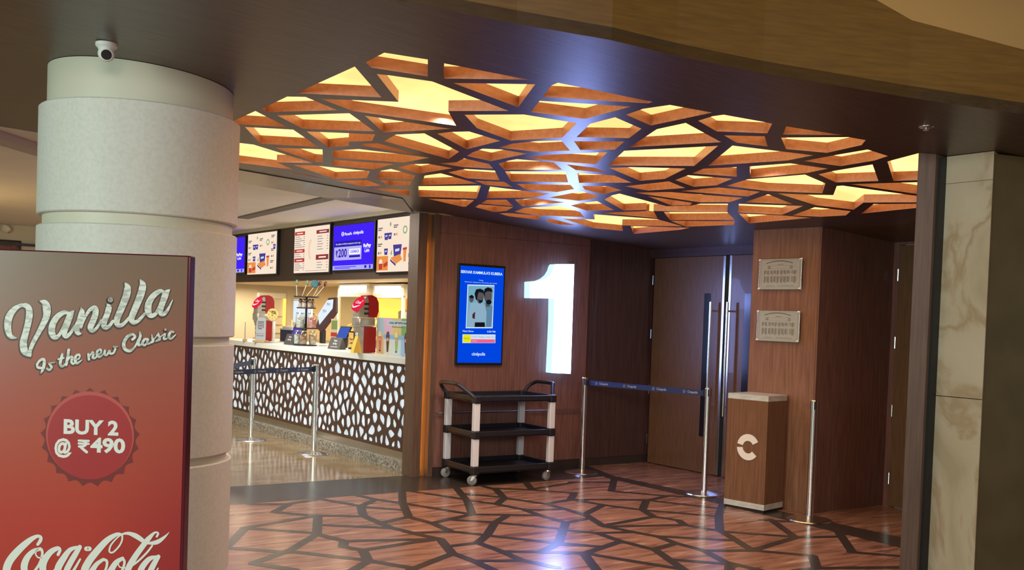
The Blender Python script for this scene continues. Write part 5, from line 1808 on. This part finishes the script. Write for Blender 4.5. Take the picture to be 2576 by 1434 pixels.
for i in range(5):
    prect(xs_[i], 0.0, xs_[i + 1], 0.48, mat('poster_stripe', PC[i], 0.5), 0)
    prect(xs_[i], 0.48, xs_[i + 1], 1.0, mat('poster_base', LC_[i], 0.5), 0)
prect(0.2, 0.46, 1.0, 0.58, mat('poster_sea', (0.22, 0.42, 0.68), 0.5), 1)
prect(0.30, 0.07, 0.84, 0.20, mat('poster_label', (0.45, 0.62, 0.80), 0.5), 1)
text_part('poster_title', dpz, M['navy'], 'COOL OFF WITH OUR', 0.03, (-0.0022, pw_ * (1 - 0.57), hp_ * 0.865), (0, -1, 0), (0, 0, 1), width=pw_ * 0.48, bold=0.001)
text_part('poster_subtitle', dpz, M['navy'], 'Refreshers', 0.02, (-0.0022, pw_ * (1 - 0.57), hp_ * 0.76), (0, -1, 0), (0, 0, 1), width=pw_ * 0.30)
for x_, cl_, top in ((0.10, (0.55, 0.14, 0.14), M['cream']), (0.31, (0.05, 0.035, 0.035), M['dark_grey']), (0.54, (0.30, 0.45, 0.12), M['pale_yellow']), (0.79, (0.025, 0.025, 0.04), M['dark_grey'])):
    m_ = mat('poster_drink', cl_, 0.5)
    e_ = -0.0022
    gl_ = [(x_ - 0.045, 0.50), (x_ + 0.045, 0.50), (x_ + 0.025, 0.90), (x_ - 0.02, 0.90)]
    pa_.add([(e_, pw_ * (1 - a), hp_ * (1 - b_)) for a, b_ in gl_[::-1]], [[0, 1, 2, 3]], m_)
    tpz = [(x_ - 0.05, 0.52), (x_ - 0.03, 0.40), (x_ + 0.02, 0.36), (x_ + 0.05, 0.52)]
    pa_.add([(e_ - 0.0005, pw_ * (1 - a), hp_ * (1 - b_)) for a, b_ in tpz[::-1]], [[0, 1, 2, 3]], top)
    prect(x_ - 0.03, 0.55, x_ + 0.03, 0.64, M['pink'], 4)
    prect(x_ - 0.022, 0.90, x_ + 0.026, 0.935, M['dark_grey'], 4)
pa_.build('poster_print', None, dpz)


def cola_tower(label, u, v):
    """drinks tower; (u, v): foot of the corner nearest the camera on the kitchen side"""
    o_, s_ = on_top(u, v)
    t_ = ct('drink_tower', label, 'drink dispenser', o_ - 0.15, s_, ZT, 0.0, 'cola drink towers on the counter')
    MB().box((0.0, 0.0, 0.0), (0.15, 0.155, 0.27), bev=0.004).build('column', M['red_plastic'], t_)
    fp = MB()
    prof = [(-0.016, 0.0), (0.006, 0.0), (0.006, 0.27), (-0.045, 0.27), (-0.022, 0.20)]
    fp.prism(prof, 0.0, 0.155, None, lambda q: Vector((q.x, q.z, q.y)))
    fp.build('front_plate', M['tower_steel'], t_)
    MB().box((-0.060, -0.012, 0.27), (0.135, 0.170, 0.378), bev=0.022, seg=4).build('tap_block', M['tower_steel'], t_, 50)
    ncp = [(-0.052, 0.372), (0.06, 0.372), (0.075, 0.45), (0.07, 0.575), (0.03, 0.585), (-0.012, 0.54), (-0.045, 0.47)]
    MB().prism(ncp, 0.008, 0.147, None, lambda q: Vector((q.x, q.z, q.y))).build('neck', M['tower_steel'], t_)
    hood = [(0.052, 0.372), (0.150, 0.372), (0.172, 0.44), (0.168, 0.53), (0.140, 0.585), (0.090, 0.605), (0.035, 0.598), (0.05, 0.56)]
    MB().prism(hood, 0.0, 0.155, None, lambda q: Vector((q.x, q.z, q.y))).build('hood', M['red_plastic'], t_)
    for z_ in (0.40, 0.45, 0.50):
        MB().box((0.005, -0.003, z_), (0.055, 0.0085, z_ + 0.020)).build('vent', M['black'], t_)
    nrm = Vector((-0.82, -0.12, 0.56)).normalized()
    c = Vector((-0.026, 0.076, 0.508)) + nrm * 0.012
    sx = Vector((0, -1, 0))
    sx = (sx - nrm * sx.dot(nrm)).normalized()
    sy = nrm.cross(sx)
    if sy.z < 0:
        sy = -sy
    bg = MB()
    el = [c + sx * (0.085 * math.cos(i * PI / 16)) + sy * (0.090 * math.sin(i * PI / 16)) for i in range(32)]
    el2 = [p_ - nrm * 0.02 for p_ in el]
    bg.add(el + el2, [list(range(32)), list(range(32, 64))[::-1]] + [[i, 32 + i, 32 + (i + 1) % 32, (i + 1) % 32] for i in range(32)])
    bo = bg.build('badge', M['badge_red'], t_)
    bt = MB()
    xf = lambda x, y: c + nrm * 0.0012 + sx * (x * 0.001) + sy * (y * 0.001)
    text_into(bt, 'Coca', 0.05, c + nrm * 0.0015 + sy * 0.012, sx, sx.cross(nrm) * -1 if (sx.cross(nrm) * -1).dot(sy) > 0 else sx.cross(nrm), None, bold=0.0012, shear=0.35, width=0.10)
    stroke_into(bt, [(-74, -20, 4), (-40, -52, 16), (10, -42, 20), (60, -18, 4)], xf, None, 0, 6, 0, 0, nrm)
    bt.build('badge_lettering', M['badge_white'], bo)
    sc3 = MB()
    ln2 = Vector((-0.010, 0, 1)).normalized()
    text_into(sc3, 'Coca-Cola', 0.085, (-0.0225, 0.100, 0.105), Vector((-0.03, 0, 1)).normalized(), (0, 1, 0), None, bold=0.003, shear=0.3, width=0.20)
    sc3.build('script_lettering', M['white'], t_)
    return t_


cola_tower('red and steel cola tower with a glowing badge left of the drinks poster', 945, 887.5)
cola_tower('red and steel cola tower behind the yellow round sign near the column', 684, 860)


def tent(name, label, u, v, w_, h_, mt_, rz=0.0, txt_=None):
    o_, s_ = on_top(u, v)
    o_ -= 0.02
    t_ = ct(name, label, 'tent card', o_, s_, ZT, rz)
    prof = [(0.0, 0.0), (0.10, 0.0), (0.055, h_), (0.050, h_)]
    MB().prism(prof, 0.0, w_, None, lambda q: Vector((q.x, q.z, q.y))).build('card', mt_, t_)
    if txt_:
        k = 0.05 / h_
        for i, (s2, sz) in enumerate(txt_):
            zz = h_ * (0.72 - 0.26 * i)
            text_part('card_lettering', t_, M['white'], s2, sz, (k * zz - 0.0015, w_ * 0.5, zz), (0, -1, 0), Vector((k, 0, 1)).normalized(), bold=0.0004)
    return t_


tent('tent_card', 'black tent card on the counter in front of a blue tablet', 857, 879, 0.20, 0.13, M['dark_grey'], 0.25, [('Scan', 0.03), ('& Pay', 0.03), ('here at the counter', 0.014)])
tent('tent_card', 'small black tent card left of the candy rack under a purple tablet', 739, 867.5, 0.17, 0.13, M['dark_grey'], 0.25, [('Scan', 0.028), ('& Pay', 0.028)])
tent('tent_card', 'bright yellow tent card at the foot of the right cola tower', 893, 888, 0.07, 0.17, M['yellow'])


def tablet(label, o_, s_, rz, face_mt):
    t_ = ct('tablet_stand', label, 'tablet', o_, s_, ZT, rz)
    sl3 = MB()
    prof = [(0.0, 0.10), (0.012, 0.095), (0.085, 0.245), (0.072, 0.25)]
    sl3.prism(prof, 0, 0.20, None, lambda q: Vector((q.x, q.z, q.y)))
    sl3.build('tablet_body', M['black_gloss'], t_)
    n_ = Vector((-0.15, 0, 0.072)).normalized()
    f_ = MB()
    f_.add([Vector((0.006, 0.192, 0.113)) + n_ * 0.002, Vector((0.006, 0.008, 0.113)) + n_ * 0.002, Vector((0.068, 0.008, 0.242)) + n_ * 0.002, Vector((0.068, 0.192, 0.242)) + n_ * 0.002], [[0, 1, 2, 3]])
    f_.build('tablet_screen', face_mt, t_)
    MB().box((0.035, 0.06, 0.0), (0.075, 0.14, 0.18), bev=0.004).build('stand', M['black'], t_)
    return t_


o_, s_ = on_top(868, 876)
tablet('tablet with a blue screen on the counter left of the right cola tower', o_ + 0.02, s_ + 0.02, 0.2, M['tab_blue'])
o_, s_ = on_top(742, 865)
tablet('tablet with a purple screen on the counter left of the candy rack', o_ + 0.06, s_, 0.2, M['tab_purple'])

# upright card reader display
o_, s_ = on_top(881, 879)
o_ += 0.03
s_ -= 0.03
cr_ = ct('display_card', 'small upright gold display card in a black frame on the counter', 'display card', o_, s_, ZT, 0.15)
MB().box((0.0, 0.0, 0.0), (0.02, 0.115, 0.205), bev=0.006).build('frame', M['black_gloss'], cr_)
MB().box((-0.002, 0.012, 0.02), (0, 0.103, 0.19)).build('card', noise_mat('gold_card', [(0.4, (0.55, 0.33, 0.10)), (0.6, (0.70, 0.50, 0.14))], 8, rough=0.4), cr_)
text_part('card_lettering', cr_, M['print_dark'], 'Yum', 0.04, (-0.003, 0.058, 0.115), (0, -1, 0), (0, 0, 1), bold=0.001, shear=0.2)
text_part('card_lettering', cr_, M['print_dark'], 'Lick', 0.04, (-0.003, 0.058, 0.075), (0, -1, 0), (0, 0, 1), bold=0.001, shear=0.2)

# candy rack and what stands on it
ro, rs = on_top(768, 869)
cr2 = ct('candy_rack', 'black tiered candy rack with jars and lollipops on the counter', 'display rack', ro, rs, ZT)
T1, T2, T3 = 0.200, 0.445, 0.580
MB().lathe([(0.14, 0.0), (0.14, 0.010), (0.03, 0.014), (0.0, 0.014)], n=36).build('base', M['black'], cr2, 40)
MB().lathe([(0.013, 0.0), (0.013, T3)], n=16).build('pole', M['black'], cr2, 40)
for nm, z_, r_ in (('tray', T1, 0.15), ('tray', T2, 0.115), ('tray', T3, 0.150)):
    MB().lathe([(r_ - 0.004, z_), (r_, z_ + 0.003), (r_, z_ + 0.014), (r_ - 0.008, z_ + 0.014), (r_ - 0.008, z_ + 0.006), (0.0, z_ + 0.006)], n=36).build(nm, M['black'], cr2, 40)


def jar(label, dx_, dy_, z_, r_, h_, mt_, group):
    t_ = thing('candy_jar', label, 'jar', cw(ro, rs, ZT + z_) + ex * dx_ + ey * dy_, CA, group)
    MB().lathe([(r_ * 0.9, 0.0), (r_, 0.008), (r_, h_ * 0.86), (r_ * 0.8, h_ * 0.93)], n=24).build('glass', M['acrylic'], t_, 40)
    MB().lathe([(r_ * 0.86, 0.003), (r_ * 0.92, h_ * 0.72), (0.0, h_ * 0.74)], n=20).build('candies', mt_, t_, 40)
    MB().lathe([(r_ * 0.84, h_ * 0.92), (r_ * 0.84, h_), (0.0, h_ + 0.002)], n=20).build('lid', M['steel'], t_, 40)


cg = [noise_mat('candy_grey', [(0.4, (0.28, 0.33, 0.33)), (0.6, (0.55, 0.58, 0.55))], 40, rough=0.3), noise_mat('candy_brown', [(0.4, (0.16, 0.08, 0.05)), (0.6, (0.34, 0.20, 0.13))], 40, rough=0.3), noise_mat('candy_tan', [(0.4, (0.26, 0.18, 0.11)), (0.6, (0.48, 0.38, 0.28))], 40, rough=0.3), noise_mat('candy_pink', [(0.4, (0.35, 0.12, 0.12)), (0.6, (0.55, 0.28, 0.26))], 40, rough=0.3)]
jar('clear jar of grey sweets on the rack foot, left one', -0.075, 0.055, 0.0145, 0.048, 0.165, cg[0], 'jars on the candy rack')
jar('clear jar of brown sweets on the rack foot, middle one', -0.060, -0.068, 0.0145, 0.048, 0.165, cg[1], 'jars on the candy rack')
jar('clear jar of tan sweets on the rack foot, right one', 0.058, -0.080, 0.0145, 0.048, 0.165, cg[2], 'jars on the candy rack')
jar('tall clear jar of pale sweets on the middle tray, left one', -0.078, -0.01, T1 + 0.0065, 0.056, 0.19, cg[0], 'jars on the candy rack')
jar('tall clear jar of pink sweets on the middle tray, right one', 0.045, -0.072, T1 + 0.0065, 0.056, 0.19, cg[3], 'jars on the candy rack')
for k, (dx_, dy_, lab) in enumerate(((-0.055, 0.045, 'leftmost'), (-0.050, -0.045, 'second from left'), (0.010, -0.066, 'third from left'), (0.060, -0.040, 'rightmost'))):
    t_ = thing('candy_bottle', 'brown round capped bottle on the candy rack upper tray, %s' % lab, 'bottle', cw(ro, rs, ZT + T2 + 0.0065) + ex * dx_ + ey * dy_, CA, 'round capped bottles on the candy rack')
    MB().lathe([(0.024, 0.0), (0.026, 0.005), (0.026, 0.048), (0.016, 0.062)], n=20).build('body', M['candy'], t_, 40)
    MB().ball((0, 0, 0.086), 0.026, n=18).build('cap', mat('bronze_cap', (0.35, 0.24, 0.18), 0.25, 0.7), t_, 60)
for k, (dx_, dy_, tx_, ty_, h_, lab, mt_) in enumerate(((-0.10, 0.06, -0.0, 0.02, 0.125, 'olive one on the far left', 'green'), (-0.05, 0.02, 0.05, 0.0, 0.125, 'olive one behind the round blue one', 'green'), (-0.02, -0.04, 0.06, -0.06, 0.100, 'round blue swirl', 'teal'), (0.05, -0.08, 0.05, -0.04, 0.12, 'brown one leaning right', 'maroon'), (0.075, -0.09, 0.08, -0.05, 0.115, 'purple one on the far right', 'maroon'))):
    t_ = thing('lollipop', 'lollipop standing in the top of the candy rack, %s' % lab, 'lollipop', cw(ro, rs, ZT + T3 + 0.0235) + ex * dx_ + ey * dy_, CA, 'lollipops in the candy rack')
    MB().tube([(0, 0, -0.008), (tx_, ty_, h_)], 0.003, None, 8).build('stick', M['white'], t_)
    fl = Vector((-0.5, -0.85, 0.0)) if k == 2 else Vector((-0.9, 0.1, 0.2))
    r_ = 0.047 if k == 2 else 0.034
    fl.normalize()
    MB().lathe([(0.0, -0.008), (r_ * 0.8, -0.008), (r_, 0.0), (r_ * 0.8, 0.008), (0.0, 0.008)], Vector((tx_ * 1.15, ty_ * 1.15, h_ + r_ * 0.9)), None, 24, fl).build('candy_disc', M[mt_], t_, 40)

# round yellow sign on a white pole
o_, s_ = on_top(688, 861)
rsn = ct('round_sign', 'round yellow sign on a white pole on the counter near the column', 'sign', o_, s_, ZT)
MB().lathe([(0.075, 0.0), (0.075, 0.010), (0.02, 0.014), (0.0, 0.014)], n=32).build('base', M['white'], rsn, 40)
MB().box((-0.014, -0.017, 0.01), (0.014, 0.017, 0.30), bev=0.003).build('pole', M['white'], rsn)
vdir = Vector((-0.80, -0.60, 0.0)).normalized()
dc = Vector((-0.012, 0, 0.358)) + vdir * 0.01
MB().lathe([(0.0, 0.0), (0.077, 0.0), (0.077, 0.012), (0.0, 0.0121)], dc, None, 40, vdir).build('disc', M['pale_yellow'], rsn, 40)
rt_ = Vector((-vdir.y, vdir.x, 0))
tb = MB()
text_part('disc_lettering', rsn, M['print_dark'], 'COMBO', 0.028, dc + vdir * 0.0135 + Vector((0, 0, 0.038)), rt_, (0, 0, 1), bold=0.0006)
text_part('disc_lettering', rsn, M['print_dark'], 'TUBS', 0.03, dc + vdir * 0.0135 + Vector((0, 0, 0.016)) + rt_ * 0.018, rt_, (0, 0, 1), bold=0.0012)
for k in range(8):
    a = 2 * PI * k / 8
    c = dc + vdir * 0.0135 + rt_ * (0.052 * math.cos(a)) + Vector((0, 0, 0.052 * math.sin(a) - 0.004))
    if k in (1, 2, 3):
        continue
    tb.add([c + rt_ * (0.008 * math.cos(i * PI / 4)) + Vector((0, 0, 0.010 * math.sin(i * PI / 4))) for i in range(8)], [list(range(8))], M['light_wood'])
c = dc + vdir * 0.0135 + Vector((0, 0, -0.012))
tb.add([c + rt_ * (0.015 * math.cos(i * PI / 8)) + Vector((0, 0, 0.016 * math.sin(i * PI / 8))) for i in range(16)], [list(range(16))], M['light_wood'])
tb.build('disc_print', None, rsn)

# silver award plate on a wooden base, and its small neighbour
o_, s_ = on_top(655, 861.5)
aw = ct('award_plate', 'grey plate with a black emblem on a wooden base before the left cola tower', 'display plate', o_, s_, ZT, 0.6)
MB().box((-0.05, -0.085, 0.0), (0.05, 0.085, 0.030), bev=0.003).build('base', M['light_wood'], aw)
pl_ = MB()
pl_.prism([(-0.072, 0.030), (0.072, 0.030), (0.072, 0.29), (0.045, 0.315), (-0.03, 0.315), (-0.060, 0.26)], 0, 0.012, None, lambda q: Vector((-q.z + 0.006, -q.x, q.y)))
pl_.build('plate', mat('plate_grey', (0.36, 0.40, 0.46), 0.35), aw)
tb = MB()
e_ = -0.0075
fr = lambda x0, z0, x1, z1: tb.add([(e_, -x0, z0), (e_, -x1, z0), (e_, -x1, z1), (e_, -x0, z1)], [[0, 1, 2, 3]])
fr(-0.034, 0.185, 0.045, 0.190)
fr(-0.034, 0.262, 0.045, 0.268)
fr(-0.038, 0.185, -0.032, 0.268)
fr(0.041, 0.185, 0.047, 0.268)
text_part('plate_lettering', aw, M['dark_grey'], 'AUDIT', 0.03, (e_, -0.005, 0.244), (0, -1, 0), (0, 0, 1), bold=0.001, width=0.062)
text_part('plate_lettering', aw, M['dark_grey'], 'SAFE', 0.03, (e_, -0.005, 0.212), (0, -1, 0), (0, 0, 1), bold=0.001, width=0.062)
fr(-0.03, 0.168, 0.02, 0.178)
text_part('plate_lettering', aw, M['dark_grey'], 'Best in Food &', 0.014, (e_, 0.0, 0.110), (0, -1, 0), (0, 0, 1), width=0.105)
text_part('plate_lettering', aw, M['dark_grey'], 'Safety, Hygiene', 0.014, (e_, 0.0, 0.086), (0, -1, 0), (0, 0, 1), width=0.105, bold=0.0004)
tb.build('plate_emblem', M['dark_grey'], aw)
o_, s_ = on_top(616, 858)
ss_ = ct('card_holder', 'small card holder on a wooden base at the counter edge beside the round column', 'card holder', o_, s_, ZT, -0.35)
MB().box((-0.03, -0.06, 0.0), (0.03, 0.06, 0.028), bev=0.003).build('base', M['light_wood'], ss_)
MB().box((-0.006, -0.045, 0.028), (0.006, 0.045, 0.245), bev=0.002).build('plate', M['grey'], ss_)
MB().box((-0.0075, -0.04, 0.035), (-0.006, 0.04, 0.16)).build('card', noise_mat('card_print', [(0.4, (0.20, 0.24, 0.30)), (0.6, (0.42, 0.36, 0.33))], 14, rough=0.4), ss_)

# monitors, bin and boards behind the counter edge
o2 = 0.80
s1, z1 = cpl(738, 752, o2)
s0, z0 = cpl(781, 815, o2)
mo = ct('till_monitor', 'bright white till monitor behind the candy rack', 'monitor', o2, s1, ZT)
MB().box((0.0, -(s1 - s0), z0 - ZT), (0.03, 0.0, z1 - ZT), bev=0.004).build('housing', M['alu'], mo)
MB().box((-0.002, -(s1 - s0) + 0.015, z0 - ZT + 0.012), (0.0, -0.015, z1 - ZT - 0.03)).build('screen', M['pos_screen'], mo)
MB().box((0.0, -(s1 - s0) * 0.6, 0.0), (0.025, -(s1 - s0) * 0.4, z0 - ZT + 0.02)).build('stand', M['dark_grey'], mo)
pts4 = [cpl(u, v, 0.85) for u, v in ((792, 822), (826, 750), (845, 748), (845, 786), (808, 836))]
sp = ct('till_screen', 'dark till screen tilted back with white text between rack and right cola tower', 'monitor', 0.85, pts4[0][0], ZT)
mb = MB()
mb.prism([(-(s - pts4[0][0]), z - ZT) for s, z in pts4], 0.0, 0.03, None, lambda q: Vector((q.z, -q.x, q.y)))
mb.build('housing', mat('till_maroon', (0.07, 0.03, 0.04), 0.4), sp)
mb = MB()
sc4 = [cpl(u, v, 0.846) for u, v in ((799, 792), (823, 755), (838, 753), (836, 776), (803, 817))]
mb.prism([(-(s - pts4[0][0]), z - ZT) for s, z in sc4], -0.002, 0.0, None, lambda q: Vector((q.z, -q.x, q.y)))
so_ = mb.build('screen', M['pos_screen'], sp)
for (u, v) in ((825, 765), (815, 782)):
    s, z = cpl(u, v, 0.84)
    text_part('screen_lettering', so_, M['dark_grey'], 'Menu', 0.07, (-0.004, s - pts4[0][0], z - ZT), (0, -0.95, 0.1), (0, 0.1, 0.95), shear=0.3, width=0.11)
mb = MB()
sA = pts4[4][0] - pts4[0][0]
mb.box((0.005, sA - 0.03, 0.0), (0.055, sA + 0.06, pts4[4][1] - ZT + 0.03), bev=0.004)
mb.build('stand', M['black'], sp)
s1, z1 = cpl(834, 770, 0.72)
s0, z0 = cpl(849, 816, 0.72)
tb_ = ct('menu_stand', 'narrow upright menu stand in green and red left of the right cola tower', 'menu stand', 0.72, s1, ZT)
MB().box((0.0, -(s1 - s0), 0.10), (0.015, 0.0, 0.33), bev=0.002).build('frame', M['ivory'], tb_)
MB().box((-0.002, -(s1 - s0) + 0.002, 0.20), (0.0, -0.02, 0.31)).build('green_card', mat('card_green', (0.30, 0.45, 0.16), 0.4), tb_)
MB().box((-0.002, -(s1 - s0) + 0.002, 0.11), (0.0, -0.005, 0.16)).build('red_card', mat('card_red', (0.60, 0.06, 0.04), 0.4), tb_)
MB().box((0.0, -(s1 - s0) * 0.7, 0.0), (0.012, -(s1 - s0) * 0.3, 0.10)).build('stem', M['dark_grey'], tb_)
s1, z1 = cpl(705, 822, 0.62)
s0, z0 = cpl(732, 860, 0.62)
bi = ct('napkin_bin', 'small navy bin with a pale blue rim on the counter right of the yellow sign', 'bin', 0.62, s1, ZT)
MB().box((0.0, -(s1 - s0), 0.0), (0.16, 0.0, 0.155), bev=0.004).build('box', M['navy'], bi)
MB().box((-0.005, -(s1 - s0) - 0.005, 0.155), (0.165, 0.005, 0.172), bev=0.003).build('rim', mat('rim_blue', (0.45, 0.65, 0.78), 0.4), bi)
MB().box((0.02, -(s1 - s0) + 0.02, 0.172), (0.14, -0.02, 0.205), bev=0.006).build('napkins', M['white'], bi)
s1, z1 = cpl(727, 775, 0.84)
bt_ = ct('sauce_bottle', 'orange bottle with a pale top behind the navy bin', 'bottle', 0.87, s1 - 0.03, ZT)
MB().lathe([(0.036, 0.0), (0.038, 0.01), (0.034, 0.12), (0.020, 0.20)], n=24).build('body', mat('sauce', (0.75, 0.22, 0.10), 0.35), bt_, 40)
MB().lathe([(0.020, 0.198), (0.016, 0.27), (0.008, 0.29), (0.0, 0.29)], n=20).build('top', M['cream'], bt_, 40)

# ================================================================== FAR LEFT BACKGROUND
wp = lambda u, v: on_wall(u, v, (0, 9.18), (1, 9.18))
q = wp(14, 575)
tl_ = thing('wall_lamp', 'small pale spotlight on the far beige wall left of the round column', 'lamp', (q.x, 9.2, q.z))
MB().box((-0.04, -0.03, 0.02), (0.04, 0.0, 0.10), bev=0.006).build('bracket', M['ivory'], tl_)
MB().lathe([(0.03, -0.06), (0.07, 0.0), (0.05, 0.05), (0.0, 0.06)], (0, -0.09, -0.005), None, 20, (-0.4, -0.5, -0.6)).build('lamp_head', M['ivory'], tl_, 40)
q0, q1 = wp(-70, 636), wp(53, 606)
dp_ = thing('wall_picture', 'long dark picture on the far beige wall above the red cola board', 'picture', (q1.x, 9.2, q0.z))
MB().box((-(q1.x - q0.x), -0.04, 0), (0.0, 0.0, q1.z - q0.z), bev=0.01).build('frame', M['black'], dp_)
MB().box((-(q1.x - q0.x) + 0.03, -0.042, 0.03), (-0.03, -0.04, q1.z - q0.z - 0.03)).build('print', noise_mat('food_print', [(0.35, (0.03, 0.015, 0.01)), (0.6, (0.20, 0.07, 0.04))], 9, rough=0.4), dp_)
